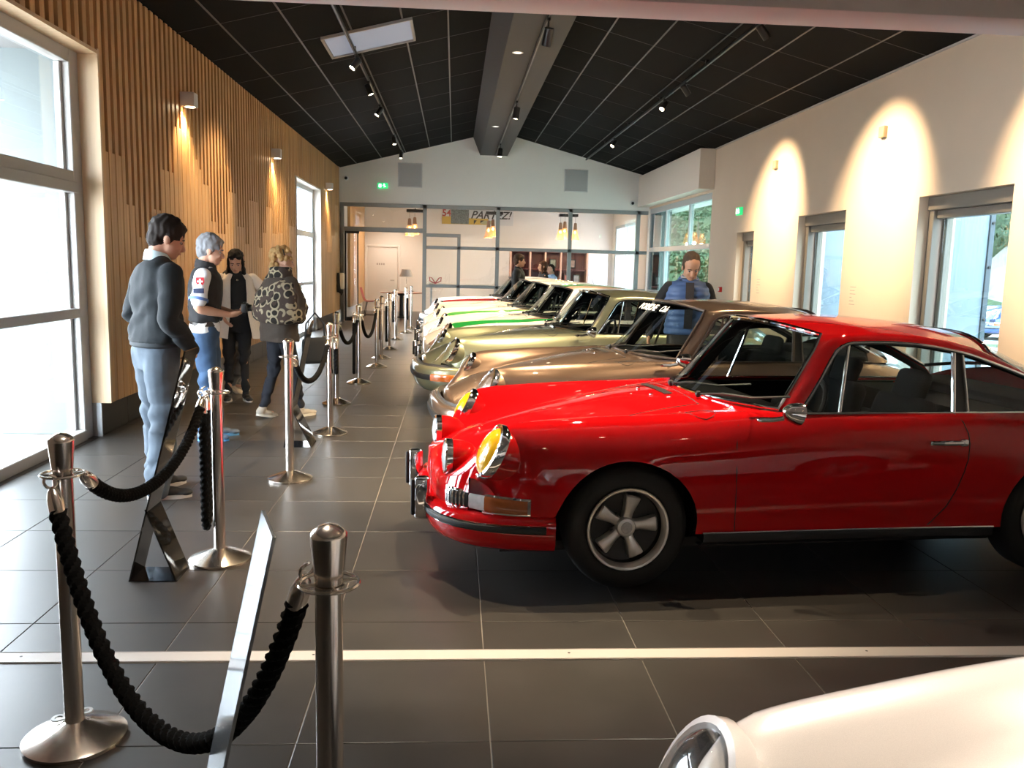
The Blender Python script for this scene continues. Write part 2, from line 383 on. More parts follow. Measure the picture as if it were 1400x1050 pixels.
# ---- gable wall and glazed partition
z0 = 3.09
pts = [(XL - .05, z0), (XR + .05, z0), (XR + .05, EAVE + .02), (RX, RZ + .03), (XL - .05, EAVE + .02)]
mb = MB().add([(x, YF, z) for x, z in pts] + [(x, YF + .2, z) for x, z in pts], [(0, 1, 2, 3, 4), (9, 8, 7, 6, 5)] + [(i, (i + 5), (i + 1) % 5 + 5, (i + 1) % 5) for i in range(5)])
wf = struct(mb.build('wall_far', GREYPL, smooth=False))
Y0, Y1 = YF - .03, YF + .07
PM = mat('partition_grey', (.29, .30, .295), .45, metal=.15)
posts = [-2.95, -.80, 1.13, 3.06, 4.89]
bars = [((x - .05, Y0, 0), (x + .05, Y1, 3.10)) for x in posts]
bars += [((-2.9, Y0, 3.0), (5.15, Y1, 3.10)), ((-.75, Y0, 1.95), (5.15, Y1, 2.04)), ((-.75, Y0, .94), (5.15, Y1, 1.02)), ((-.75, Y0, 0), (5.15, Y1, .10)), ((-2.9, Y0, 2.36), (-.85, Y1, 2.48)), ((-.75, Y0, 2.27), (.15, Y1, 2.36)), ((.06, Y0, 0), (.15, Y1, 2.27))]
panes = []
for a, b in ((-.75, 1.08), (1.18, 3.01), (3.11, 4.84)):
    for q0, q1 in ((.1, .94), (1.02, 1.95), (2.04, 3.0)): panes.append(((a, YF + .018, q0), (b, YF + .023, q1)))
panes.append(((-2.9, YF + .018, 2.48), (-.85, YF + .023, 3.0)))
window_frame('window_4', bars, panes, PM)
# sliding glass leaf of the lobby door, parked by the timber wall
lf = window_frame('door_4', [((-2.88, YF - .12, .02), (-2.83, YF - .06, 2.36)), ((-2.55, YF - .11, .02), (-2.52, YF - .07, 2.36)), ((-2.86, YF - .11, 2.30), (-2.5, YF - .07, 2.36)), ((-2.86, YF - .11, .02), (-2.5, YF - .07, .12))], [((-2.83, YF - .092, .12), (-2.55, YF - .088, 2.3))], BLACKM)

# ---- ceiling
CB = mat('ceiling_black', (.005, .005, .005), .9, spec=.1)
CP = mat('ceiling_panel_black', (.0065, .006, .006), .9, var=.15, scale=300, spec=.12)
TB = mat('tee_bar', (.11, .105, .10), .45, metal=.2)
up = .04
mb = MB()
for (xa, za, xb, zb) in ((XL - .3, EAVE - .3 * S, RX, RZ), (RX, RZ, XR + .3, EAVE - .3 * SR)):
    mb.add([(xa, 3.4, za + up), (xb, 3.4, zb + up), (xb, 23.1, zb + up), (xa, 23.1, za + up), (xa, 3.4, za + up + .1), (xb, 3.4, zb + up + .1), (xb, 23.1, zb + up + .1), (xa, 23.1, za + up + .1)], [(0, 1, 2, 3), (7, 6, 5, 4), (0, 4, 5, 1), (2, 6, 7, 3), (0, 3, 7, 4), (1, 5, 6, 2)])
ceil = struct(mb.build('ceiling', CB, smooth=False))
cpm = {}
def cpanel(x0, x1, ya, yb, side):
    sl = S if side < 0 else -SR; z = lambda x: (EAVE + S * (x - XL)) if side < 0 else (EAVE + SR * (XR - x))
    g = .010; k = (round(x1 - x0, 3), round(yb - ya, 3), side)
    if k not in cpm:
        d = x1 - x0 - 2 * g; e = yb - ya - 2 * g
        me = MB().add([(-d / 2, -e / 2, -sl * d / 2), (d / 2, -e / 2, sl * d / 2), (d / 2, e / 2, sl * d / 2), (-d / 2, e / 2, -sl * d / 2)] + [(-d / 2, -e / 2, -sl * d / 2 + .02), (d / 2, -e / 2, sl * d / 2 + .02), (d / 2, e / 2, sl * d / 2 + .02), (-d / 2, e / 2, -sl * d / 2 + .02)], [(3, 2, 1, 0), (4, 5, 6, 7), (0, 1, 5, 4), (1, 2, 6, 5), (2, 3, 7, 6), (3, 0, 4, 7)]).mesh('ceiling_panel'); me.materials.append(CP); cpm[k] = me
    o = obj('ceiling_panel', cpm[k], ceil); o.location = ((x0 + x1) / 2, (ya + yb) / 2, z((x0 + x1) / 2)); return o
lx = [-3.01, -2.57, -1.93, -1.31, -.69, -.13, .48]; rx = [1.48, 2.05, 2.68, 3.31, 3.94, 4.63, 5.175]
SKYL = (-1.66, -.60, 11.17, 12.13)
for side, X, yo in ((-1, lx, 3.35), (1, rx, 2.98)):
    z = (lambda x: EAVE + S * (x - XL)) if side < 0 else (lambda x: EAVE + SR * (XR - x))
    ye = [yo + 1.3 * k for k in range(0, 17)]; ye = [max(3.56, q) for q in ye if q < YF] + [YF]
    for a, b in zip(X[:-1], X[1:]):
        for p, q in zip(ye[:-1], ye[1:]):
            if q - p > .08: cpanel(a, b, p, q, side)
    for a in X[1:-1]:
        MB().box((a - .011, 3.56, z(a) - .004), (a + .011, YF, z(a) + .012)).build('tee_bar_runner', TB, ceil, smooth=False)
    for p in ye[1:-1]:
        a, b = X[0], X[-1]
        mb = MB().add([(a, p - .006, z(a) - .002), (b, p - .006, z(b) - .002), (b, p + .006, z(b) - .002), (a, p + .006, z(a) - .002), (a, p - .006, z(a) + .01), (b, p - .006, z(b) + .01), (b, p + .006, z(b) + .01), (a, p + .006, z(a) + .01)], [(3, 2, 1, 0), (4, 5, 6, 7), (0, 1, 5, 4), (2, 3, 7, 6)])
        mb.build('tee_bar_cross', mat('tee_bar_dim', (.035, .033, .032), .5, metal=.2), ceil, smooth=False)
# perimeter trim on the right wall
MB().box((XR - .03, 3.56, EAVE - .01), (XR + .01, YF, EAVE + .03)).build('edge_trim', mat('edge_trim', (.5, .45, .4), .6), ceil, smooth=False)
# roof window
a, b, p, q = SKYL; zz = lambda x: EAVE + S * (x - XL)
sk = empty('window_5', kind='structure')
mb = MB()
for (x0_, x1_, y0_, y1_) in ((a - .03, b + .03, p - .03, p), (a - .03, b + .03, q, q + .03), (a - .03, a, p, q), (b, b + .03, p, q)):
    mb.add([(x0_, y0_, zz(x0_) - .035), (x1_, y0_, zz(x1_) - .035), (x1_, y1_, zz(x1_) - .035), (x0_, y1_, zz(x0_) - .035), (x0_, y0_, zz(x0_) + .01), (x1_, y0_, zz(x1_) + .01), (x1_, y1_, zz(x1_) + .01), (x0_, y1_, zz(x0_) + .01)], [(3, 2, 1, 0), (4, 5, 6, 7), (0, 1, 5, 4), (1, 2, 6, 5), (2, 3, 7, 6), (3, 0, 4, 7)])
mb.build('frame_bar', mat('roof_window_frame', (.35, .33, .31), .5), sk, smooth=False)
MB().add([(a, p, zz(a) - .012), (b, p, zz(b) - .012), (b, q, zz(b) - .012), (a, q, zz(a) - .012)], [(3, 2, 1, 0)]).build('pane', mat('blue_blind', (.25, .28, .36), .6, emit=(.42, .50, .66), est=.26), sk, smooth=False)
# ridge beam
pf = [(.43, zz(.43) + .02), (.625, 4.41), (1.34, 4.41), (1.53, EAVE + SR * (XR - 1.53) + .02)]
mb = MB().add([(x, 3.56, z) for x, z in pf] + [(x, YF, z) for x, z in pf], [(0, 4, 5, 1), (1, 5, 6, 2), (2, 6, 7, 3), (0, 1, 2, 3), (7, 6, 5, 4)])
bmx = struct(mb.build('trim_6', mat('beam_grey', (.055, .052, .05), .7), smooth=False))
# ------------------------------------------------------------------ ceiling and wall fittings
def spot(owner, loc, aim, watts, ang, blend=.6, col=(1, .76, .48), rad=.035):
    l = bpy.data.lights.new('lamp_light', 'SPOT'); l.energy = watts; l.spot_size = math.radians(ang); l.spot_blend = blend; l.color = col; l.shadow_soft_size = rad
    o = bpy.data.objects.new('lamp_light', l); COL.objects.link(o); o.parent = owner; o.location = loc
    d = Vector(aim); o.rotation_euler = d.to_track_quat('-Z', 'Y').to_euler(); return o
def track_spot(p, aim, watts, ang, label, group, drop=.10, R=.045, Ln=.17, blend=.6, lit=True, col=(1, .76, .48)):
    """p: point under the rail; aim: target point in the room."""
    t = empty('track_spotlight', p, 0, label, 'spotlight', group)
    MB().bevbox((-.018, -.045, -.035), (.018, .045, .0), .004).build('adapter', BLACKM, t)
    MB().tube([(0, 0, -.03), (0, 0, -drop)], .009, 8).build('stem', BLACKM, t)
    piv = Vector((0, 0, -drop - .03)); d = (Vector(aim) - Vector(p) - piv).normalized(); Fm = frame_to(d)
    M = Matrix.Translation(piv) @ Fm.to_4x4()
    MB().lathe([(0, -Ln * .45), (R * .8, -Ln * .45), (R, -Ln * .40), (R, Ln * .55), (R * .93, Ln * .55), (R * .86, Ln * .48)], 20, M=M).build('housing', BLACKM, t)
    MB().lathe([(R * .9, Ln * .50), (R * .5, Ln * .52), (0, Ln * .52)], 20, M=M).build('lens', LAMP if lit else mat('lamp_off', (.5, .45, .4), .3), t)
    if watts: spot(t, piv + d * (Ln * .62), d, watts, ang, blend, col)
    return t
zl = lambda x: EAVE + S * (x - XL)
zr = lambda x: EAVE + SR * (XR - x)
def rail(name, x, z, ya, yb, label, x2=None):
    t = empty(name, (x, ya, z), 0, label, 'light track')
    ang = 0
    MB().bevbox((-.018, 0, -.03), (.018, yb - ya, .005), .003).build('rail', BLACKM, t)
    for k in range(8): MB().bevbox((-.02, .3 + k * (yb - ya - .6) / 7, -.012), (.02, .36 + k * (yb - ya - .6) / 7, .05), .003).build('clip', BLACKM, t)
    MB().box((-.006, 0, -.032), (.006, yb - ya, -.0295)).build('conductor_slot', mat('slot_grey', (.2, .19, .18), .3, metal=.6), t, smooth=False)
    return t
ZTL = zl(-1.33) - .05; ZTR = zr(3.40) - .05
rail('light_track', -1.36, ZTL, 3.7, 22.6, 'black light track running along the ceiling slope above the timber wall')
rail('light_track', 3.40, ZTR, 3.7, 22.8, 'black light track running along the ceiling slope beside the white wall')
rail('light_track', 1.02, 4.40, 3.7, 22.5, 'thin black light track fixed under the grey ridge beam')
CARS_Y = [(4.8, 'red car'), (7.05, 'bronze car'), (9.7, 'sage green car'), (12.0, 'white green-striped car'), (14.2, 'cream green-striped car'), (16.4, 'peach-cream car'), (18.6, 'red-striped car'), (21.6, 'bare floor before the lobby')]
level = lambda y: 'level with the ' + min(CARS_Y, key=lambda q: abs(q[0] - y))[1]
gl, gr, gb = 'spotlights on the track above the timber wall', 'spotlights on the track beside the white wall', 'spotlights under the ridge beam'
LW = .62
for y, tx, ty, tz, wt, an, lb in [
    (5.6, .2, 5.2, .4, 900, 60, None), (8.3, .4, 7.6, .4, 900, 60, None),
    (12.05, -3.0, 11.0, 1.9, 700, 50, 'black spotlight hanging right below the roof window'),
    (13.75, .4, 13.6, .4, 900, 60, None), (15.7, -3.0, 15.0, 1.7, 500, 50, None), (19.3, -.6, 18.6, .2, 700, 60, None), (21.8, -1.6, 21.5, .2, 300, 60, 'black spotlight at the gable end of the track above the timber wall')]:
    track_spot((-1.36, y, ZTL - .03), (tx, ty, tz), wt * LW, an, lb or 'black spotlight on the timber wall track, ' + level(y), gl, drop=.08)
for y, tx, ty, tz, wt, an, lb, lit in [
    (4.9, 1.0, 4.9, .8, 900, 62, None, 1), (7.0, 5.17, 6.95, 2.35, 2200, 64, None, 1), (7.6, .9, 7.2, .8, 900, 60, None, 1),
    (9.8, 5.17, 10.30, 2.30, 2200, 64, 'black track spotlight washing the white wall before the middle glass door', 1),
    (13.05, 5.17, 13.75, 2.30, 2200, 64, 'black track spotlight washing the white wall before the narrow glass door', 1),
    (14.35, 1.0, 12.4, .8, 1300, 60, None, 1), (18.8, 1.0, 17.4, .8, 1100, 60, None, 1), (8.5, .6, 9.6, .8, 1100, 55, None, 1)]:  # last lamp is invented, out of view, to light the sage green car
    track_spot((3.40, y, ZTR - .03), (tx, ty, tz), wt * LW, an, lb or ('black track spotlight aimed at the white wall, ' if tx > 5 else 'black spotlight on the white wall track, ') + level(y), gr, drop=.07, blend=1.0)
for y, tx, ty, tz, wt, an in [(5.2, .45, 4.8, .7, 1000, 55), (7.6, .3, 7.6, .7, 1500, 65), (10.1, .5, 11.6, .5, 1300, 65), (15.1, .5, 15.2, .7, 1500, 75), (20.4, .6, 19.8, .3, 900, 70)]:  # the lamp level with the bronze car is added out of view to light it
    track_spot((1.02, y, 4.37), (tx, ty, tz), wt * LW, an, 'black cylinder spotlight under the grey ridge beam, ' + level(y) if y < 19 else 'black spotlight hanging where the ridge beam meets the gable', gb, drop=.16, R=.055, Ln=.20)
# near room lamps
for x, y, tx, ty in [(1.3, 2.3, 1.3, 1.6), (2.6, 1.5, 2.3, 1.0), (-.6, 2.6, -.7, 2.2), (.6, .2, 1.0, .7)]:
    track_spot((x, y, 3.0), (tx, ty, .6), 200 if x > 1 else 90, 70 if x > 1 else 60, 'black cylinder spotlight on the low white ceiling of the front room', 'spotlights of the front room', drop=.05, col=(1, .86, .70))
# recessed downlights in the beam
for y in (11.9, 18.17):
    t = empty('recessed_downlight', (.80, y, 4.41), 0, 'small round recessed light flush in the grey ridge beam', 'downlight', 'recessed lights in the ridge beam')
    MB().lathe([(.075, .002), (.075, -.006), (.055, -.006), (.05, .0)], 24).build('ring', mat('ring_white', (.7, .68, .65), .4), t)
    MB().lathe([(.055, -.002), (0, -.002)], 24).build('diffuser', mat('soft_glow', (1, 1, 1), .5, emit=(1, .9, .8), est=2.0), t)
# cube sconces
for y, lb in ((9.93, 'white cube wall lamp on the timber slats by the large window'), (14.6, 'white cube wall lamp on the timber slats by the narrow window'), (20.6, 'white cube wall lamp on the timber slats beyond the narrow window')):
    t = empty('cube_wall_lamp', (-3.0, y, 3.30), 0, lb, 'wall lamp', 'cube lamps on the timber wall')
    MB().bevbox((-.012, -.075, -.075), (.14, .075, .075), .006).build('cube_body', mat('lamp_white', (.72, .68, .66), .5), t)
    MB().lathe([(0, -.0765), (.05, -.0765)], 20, (.075, 0, 0)).build('diffuser', LAMP, t)
    spot(t, (.07, 0, -.09), (-.22, 0, -1), 130, 110, .8, (1, .70, .38), .03)
# beige boxes on the white wall
for y in (10.34, 13.85):
    t = empty('wall_box', (XR, y, 3.30), 0, 'small beige square box high on the wall between the middle and ' + ('wide doors' if y < 12 else 'narrow doors'), 'wall box', 'beige boxes on the white wall')
    MB().bevbox((-.05, -.065, -.065), (0.004, .065, .065), .005).build('cover', mat('beige_box', (.30, .23, .14), .6), t)
    MB().box((-.052, -.055, -.055), (-.049, .055, .055)).build('face_plate', mat('beige_face', (.34, .27, .17), .5), t, smooth=False)
# loudspeaker panels in the gable
for x0_, x1_, z0_, z1_, lb in ((-1.51, -.88, 3.53, 4.15, 'flush grey square loudspeaker grille in the gable above the lobby door'), (2.86, 3.49, 3.54, 4.12, 'flush grey square loudspeaker grille in the gable near the corner glazing')):
    t = empty('loudspeaker_grille', ((x0_ + x1_) / 2, YF, (z0_ + z1_) / 2), 0, lb, 'loudspeaker', 'gable loudspeakers')
    hw, hh = (x1_ - x0_) / 2, (z1_ - z0_) / 2
    MB().bevbox((-hw, -.018, -hh), (hw, .002, hh), .005).build('frame', mat('grille_frame', (.62, .61, .6), .5), t)
    MB().box((-hw + .025, -.022, -hh + .025), (hw - .025, -.016, hh - .025)).build('mesh', mat('grille_mesh', (.42, .415, .41), .7, var=.12, scale=220), t, smooth=False)
# exit signs
def exit_sign(loc, rz, label):
    t = empty('exit_sign', loc, rz, label, 'exit sign')
    MB().bevbox((-.13, -.05, -.07), (.13, .002, .07), .01).build('housing', mat('exit_green', (.02, .35, .12), .4, emit=(.02, .75, .22), est=.8), t)
    mb = MB().box((-.10, -.053, -.045), (-.035, -.0505, .045)); mb.tube([(.02, -.053, .02), (.05, -.053, -.01), (.03, -.053, -.045)], .008, 6); mb.tube([(.05, -.053, -.01), (.085, -.053, -.03)], .008, 6); mb.tube([(.0, -.053, .0), (.03, -.053, .012), (.065, -.053, .022)], .007, 6); mb.ell((.035, -.053, .042), (.013, .004, .013), n=10, m=6)
    mb.build('pictogram', mat('exit_white', (.8, 1, .85), .4, emit=(.7, 1, .8), est=2.2), t)
exit_sign((-1.90, YF, 3.55), 0, 'small green running-man exit sign on the gable above the lobby door')
exit_sign((XR, 15.50, 2.66), -PI / 2, 'small green running-man exit sign above the narrow glass door')
# fire call point
t = empty('fire_call_point', (XR, 16.37, 1.22), -PI / 2, 'small red fire call point on the white wall by the corner glazing', 'fire alarm')
MB().bevbox((-.05, -.05, -.05), (.05, .002, .05), .006).build('case', mat('fire_red', (.55, .02, .015), .4), t)
MB().bevbox((-.028, -.055, -.03), (.028, -.048, .03), .003).build('push_plate', mat('fire_plate', (.75, .72, .68), .5), t)
MB().box((-.09, -.006, -.05), (-.06, .002, .05)).build('notice', mat('notice_white', (.8, .78, .74), .6), t, smooth=False)
# cameras
for loc, rz, lb in (((-2.84, YF, 3.72), 0, 'small white dome camera in the gable corner at the timber wall'), ((4.70, YF, 3.30), 0, 'small white dome camera in the corner over the corner glazing')):
    t = empty('security_camera', loc, rz, lb, 'camera', 'security cameras')
    MB().lathe([(.06, .0), (.06, -.05), (.05, -.07), (0, -.07)], 16, axis='y').build('mount', mat('cam_white', (.7, .7, .7), .4), t)
    MB().ell((.0, -.09, -.01), (.04, .035, .04)).build('lens_dome', BLACKM, t)
# wall captions beside the doors
for y, z in ((10.85, 1.30), (14.35, 1.33)):
    t = empty('wall_caption', (XR, y, z), -PI / 2, 'faint grey lettering lines on the white wall beside a glass door', 'caption', 'wall captions')
    for k, wv in enumerate((.16, .13, .16, .06, .12, .15)):
        MB().box((-.08, -.0015, .12 - k * .045 - .006), (-.08 + wv, .0005, .12 - k * .045 + .004)).build('text_line', mat('caption_grey', (.35, .30, .26), .7), t, smooth=False)
# ------------------------------------------------------------------ the cars (x: rearwards from front axle, y: lateral, z: up)
def pchip(xs_, ys_):
    xs_ = list(xs_); ys_ = list(ys_); n = len(xs_); h = [xs_[i + 1] - xs_[i] for i in range(n - 1)]; d = [(ys_[i + 1] - ys_[i]) / h[i] for i in range(n - 1)]
    m = [d[0]] + [0 if d[i - 1] * d[i] <= 0 else 2 * d[i - 1] * d[i] / (d[i - 1] + d[i]) for i in range(1, n - 1)] + [d[-1]]
    def f(x):
        if x <= xs_[0]: return ys_[0]
        if x >= xs_[-1]: return ys_[-1]
        i = 0
        while x > xs_[i + 1]: i += 1
        t = (x - xs_[i]) / h[i]; a = 1 - t
        return (1 + 2 * t) * a * a * ys_[i] + t * a * a * h[i] * m[i] + t * t * (3 - 2 * t) * ys_[i + 1] - t * t * a * h[i] * m[i + 1]
    return f
def tab(s):
    p = [tuple(float(v) for v in q.split(':')) for q in s.split()]; return pchip([a for a, _ in p], [b for _, b in p])
C_cx = tab('-.66:-.93 -.45:-.68 -.2:-.37 .1:-.06 .45:.22 .95:.53 1.3:1.15 1.8:2.0 2.2:2.65 2.6:2.95 2.8:3.1 2.95:3.22')
C_w = tab('-.66:.695 -.55:.735 -.45:.758 -.2:.782 0:.79 .4:.785 .95:.785 1.8:.795 2.1:.81 2.4:.82 2.65:.79 2.8:.73 2.95:.62')
C_zw = tab('-.66:.46 -.2:.50 .4:.54 1.8:.55 2.35:.56 2.95:.5')
C_yc = tab('-.66:.60 -.5:.605 -.2:.61 .4:.63 .95:.675 1.8:.70 2.2:.69 2.6:.62 2.8:.56 2.95:.48')
C_zc = tab('-.66:.555 -.58:.685 -.50:.796 -.43:.827 -.2:.85 0:.862 .4:.875 .95:.888 1.8:.886 2.2:.886 2.5:.86 2.8:.74 2.95:.60')
C_yv = tab('-.66:.34 -.45:.40 -.2:.43 .4:.46 .95:.50 2.2:.42 2.95:.36')
C_zv = tab('-.66:.50 -.55:.55 -.45:.605 -.2:.715 .1:.79 .45:.85 .95:.893 2.2:.985 2.6:.90 2.8:.82 2.95:.66')
C_zm = tab('-.66:.570 -.45:.69 -.2:.775 .1:.835 .45:.885 .95:.912 2.2:1.04 2.6:.965 2.8:.87 2.95:.70')
WB = 2.40; RF, RR = .372, .39
def c_zb(x):
    b = .385 if x < -.30 else (.285 if x < 2.3 else .37)
    for xc, R, zc in ((-.01, RF, .295), (WB, RR, .30)):
        d = x - xc
        if abs(d) < R: b = max(b, zc + math.sqrt(R * R - d * d))
    return b
def side_y(x, z):
    w_, zw, yc, zc = C_w(x), C_zw(x), C_yc(x), C_zc(x); zb0 = .285
    if z <= zw: return w_ - .03 * ((zw - z) / (zw - zb0 + .02)) ** 2
    t = min(1, (z - zw) / (zc - zw)); return yc + (w_ - yc) * math.sqrt(max(0, 1 - t ** 2.2))
PE = 2.5
def pe_(sx):
    t = min(1, max(0, (sx + .66) / .9)); return 4 - 1.5 * t * t * (3 - 2 * t)
def sec_point(sx, y, z):
    return (C_cx(sx) + (sx - C_cx(sx)) * (abs(y) / C_w(sx)) ** pe_(sx), y, z)
def top_z(sx, y):
    yc, zc, yv, zv, zm = C_yc(sx), C_zc(sx), C_yv(sx), C_zv(sx), C_zm(sx); y = abs(y)
    if y >= yc: return zc
    if y > yv:
        t = (y - yv) / (yc - yv); return zv + (zc - zv) * (t * t * (3 - 2 * t))
    return zv + (zm - zv) * (1 - (y / yv) ** 2)
def hood_pt(x, y, off=0):
    a, b = -.66, .95
    for _ in range(40):
        m = (a + b) / 2
        if sec_point(m, y, 0)[0] < x: a = m
        else: b = m
    return Vector((x, y, top_z(a, y) + off))
def side_pt(x, z, off=0, s=1):
    return Vector((x, s * (side_y(x, z) + off), z))
NS, NT = 15, 12
def c_station(sx):
    P = []; zb, zc = c_zb(sx), C_zc(sx)
    for i in range(NS):
        v = i / (NS - 1); z = zb + (zc - zb) * math.sin(v * PI / 2); y = side_y(sx, z) if i < NS - 1 else C_yc(sx); P.append(sec_point(sx, y, z))
    return P
def c_top(sx):
    yc = C_yc(sx); return [sec_point(sx, yc * (1 - i / NT), top_z(sx, yc * (1 - i / NT))) for i in range(NT + 1)]
def c_stations():
    L = []
    def arch(xc, R):
        return [xc - R * math.cos(PI * k / 22) for k in range(23)]
    a1, a2 = arch(-.01, RF), arch(WB, RR)
    L += [-.66 + (a1[0] + .66) * k / 9 for k in range(9)] + [a1[0] - 1e-4] + a1 + [a1[-1] + 1e-4]
    k0 = a1[-1]; L += [k0 + (.95 - k0) * k / 9 for k in range(1, 10)]
    L += [.95 + (a2[0] - .95) * k / 16 for k in range(1, 16)] + [a2[0] - 1e-4] + a2 + [a2[-1] + 1e-4]
    L += [a2[-1] + (2.95 - a2[-1]) * k / 6 for k in range(1, 7)]
    return L
def mirror(mb, P, flip=False, mi=0):
    mb.grid(P, mi, flip=flip); mb.grid([[(x, -y, z) for x, y, z in r] for r in P], mi, flip=not flip)
DOOR = [(.55, .30), (.536, .66), (.55, .83), (.60, .868), (.72, .90), (1.75, .90), (1.79, .83), (1.81, .736), (1.782, .587), (1.704, .407), (1.617, .303)]
def inpoly(x, z, P):
    c = False; n = len(P)
    for i in range(n):
        (x1, y1), (x2, y2) = P[i], P[(i + 1) % n]
        if (y1 > z) != (y2 > z) and x < (x2 - x1) * (z - y1) / (y2 - y1) + x1: c = not c
    return c
CARM = {}
def car_meshes():
    ST = c_stations()
    # --- shell split by panel, with the normals of the whole
    V = []; Fc = []; idx = {}
    def vid(p):
        k = (round(p[0], 5), round(p[1], 5), round(p[2], 5))
        if k not in idx: idx[k] = len(V); V.append(tuple(p))
        return idx[k]
    def addgrid(P, lab, flip):
        for s in (1, -1):
            for i in range(len(P) - 1):
                for j in range(len(P[0]) - 1):
                    q = [P[i][j], P[i][j + 1], P[i + 1][j + 1], P[i + 1][j]]
                    q = [(a, s * b, c) for a, b, c in q]
                    ids = [vid(p) for p in q]
                    ids2 = []
                    for t in ids:
                        if t not in ids2: ids2.append(t)
                    if len(ids2) < 3: continue
                    cen = [sum(p[k] for p in q) / 4 for k in range(3)]
                    if (s < 0) != flip: ids2 = ids2[::-1]
                    Fc.append((tuple(ids2), lab(cen)))
    def lside(c): return ('doorL' if c[1] > 0 else 'doorR') if inpoly(c[0], c[2], DOOR) else 'body'
    addgrid([c_station(x) for x in ST], lside, False)
    front = [x for x in ST if x <= .951]; rear = [x for x in ST if x >= 2.19]
    def lhood(c): return 'hood' if abs(c[1]) < C_yv(.1) - .01 and c[0] > -.86 and c[0] < .50 else 'body'
    addgrid([c_top(x) for x in front], lhood, False)
    addgrid([c_top(x) for x in rear], lambda c: 'lid' if abs(c[1]) < .42 and c[0] > 2.72 else 'body', False)
    t0 = c_top(ST[0]); addgrid([[(p[0] - .004, p[1], .375) for p in t0], t0], lambda c: 'body', False)
    s0 = c_station(ST[0]); addgrid([[(t0[0][0] - .004, t0[0][1], .375)] * NS, s0], lambda c: 'body', True)
    t1 = c_top(ST[-1]); addgrid([t1, [(p[0], p[1], .36) for p in t1]], lambda c: 'body', False)
    me = bpy.data.meshes.new('shell'); me.from_pydata(V, [], [f for f, _ in Fc]); me.update()
    nor = [v.normal.copy() for v in me.vertices]; bpy.data.meshes.remove(me)
    for key in ('body', 'doorL', 'doorR', 'hood', 'lid'):
        fs = [f for f, l in Fc if l == key]; used = sorted({i for f in fs for i in f}); mp = {u: k for k, u in enumerate(used)}
        m = bpy.data.meshes.new(key); m.from_pydata([V[u] for u in used], [], [tuple(mp[i] for i in f) for f in fs]); m.update()
        m.polygons.foreach_set('use_smooth', [True] * len(m.polygons)); m.normals_split_custom_set_from_vertices([nor[u] for u in used]); CARM[key] = m
    # --- glasshouse
    D, W, Cn = [], [], []
    Dc = tab('.885:.885 .934:.945 1.0:1.04 1.075:1.148 1.132:1.215 1.21:1.24 1.4:1.243 1.549:1.236 1.85:1.191 2.05:1.130 2.238:1.063 2.45:.965 2.60:.90')
    Dy = tab('.885:.695 1.0:.665 1.132:.612 1.4:.60 1.85:.605 2.238:.63 2.6:.67')
    dp = lambda x: (x, Dy(x), Dc(x))
    K = 10
    dxs = [.885, .934, .975, 1.005, 1.03, 1.055, 1.08, 1.10, 1.12, 1.14, 1.165]
    for k in range(K + 1):
        s = k / K; D.append(dp(dxs[k]))
        rd = s if s < .8 else s
        W.append((.80 + .255 * s, .66 - .075 * s - .02 * max(0, s - .8) * 5, .897 + .375 * s - .0 * s))
        Cn.append((.53 + .385 * s, 0, .908 + .412 * s - .03 * (s * s - s) * -1))
    roof = [((1.25), (1.20, .560, 1.290), (1.03, 0, 1.338)), ((1.40), (1.36, .558, 1.292), (1.25, 0, 1.350)), ((1.6), (1.58, .558, 1.284), (1.52, 0, 1.346)), ((1.8), (1.78, .558, 1.260), (1.80, 0, 1.325)), ((1.95), (1.93, .556, 1.225), (2.02, 0, 1.293)), ((2.05), (2.05, .553, 1.186), (2.14, 0, 1.268))]
    for dx, w_, c_ in roof: D.append(dp(dx)); W.append(w_); Cn.append(c_)
    iR = len(D) - 1
    for k in range(1, 7):
        s = k / 6; D.append(dp(2.05 + .55 * s)); W.append((2.05 + .40 * s, .553 + .0 * s, 1.186 - .20 * s)); Cn.append((2.14 + .53 * s, 0, 1.268 - .225 * s - .02 * s * (s - 1)))
    n = 10
    def rowWC(i, e=PE):
        w_, c_ = W[i], Cn[i]; R_ = []
        for j in range(n + 1):
            t = 1 - j / n; R_.append((c_[0] + (w_[0] - c_[0]) * t ** e, w_[1] * t, c_[2] + (w_[2] - c_[2]) * t ** 2.6))
        return R_
    full = [rowWC(i) for i in range(len(D))]
    mb = MB(); mirror(mb, full[:K + 1]); CARM['windshield'] = mb.mesh('windshield')
    mb = MB(); mirror(mb, full[iR:]); CARM['rear_window'] = mb.mesh('rear_window')
    mb = MB(); mirror(mb, full[K:iR + 1])
    def strip(i):
        d, w_ = Vector(D[i]), Vector(W[i]); o = []
        for t in (0, .25, .5, .75, 1):
            p = d.lerp(w_, t); p = p + Vector((-.006, .012, .012)) * math.sin(PI * t) if i <= K else p + Vector((0, .010, .012)) * math.sin(PI * t); o.append(tuple(p))
        return o
    mirror(mb, [strip(i) for i in range(len(D))], flip=False)
    belt = lambda x: (x, .70 if x < 2.2 else .70 - .02 * (x - 2.2), .886)
    q = [2.42 + .18 * k / 4 for k in range(5)]
    mirror(mb, [[belt(x), dp(x)] for x in q])
    CARM['roof'] = mb.mesh('roof')
    hl_ = MB(); hl_.v = [(x, y * .975, z - .016) for x, y, z in mb.v]; hl_.f = [f[::-1] for f in mb.f]; CARM['headliner'] = hl_.mesh('headliner')
    def sg(bot, top, nn=12):
        P = []
        for k in range(nn + 1):
            t = k / nn; b = bot[0] + (bot[1] - bot[0]) * t; a = top[0] + (top[1] - top[0]) * t
            P.append([belt(b), (a, Dy(a) - .004, Dc(a) - .002)])
        return P
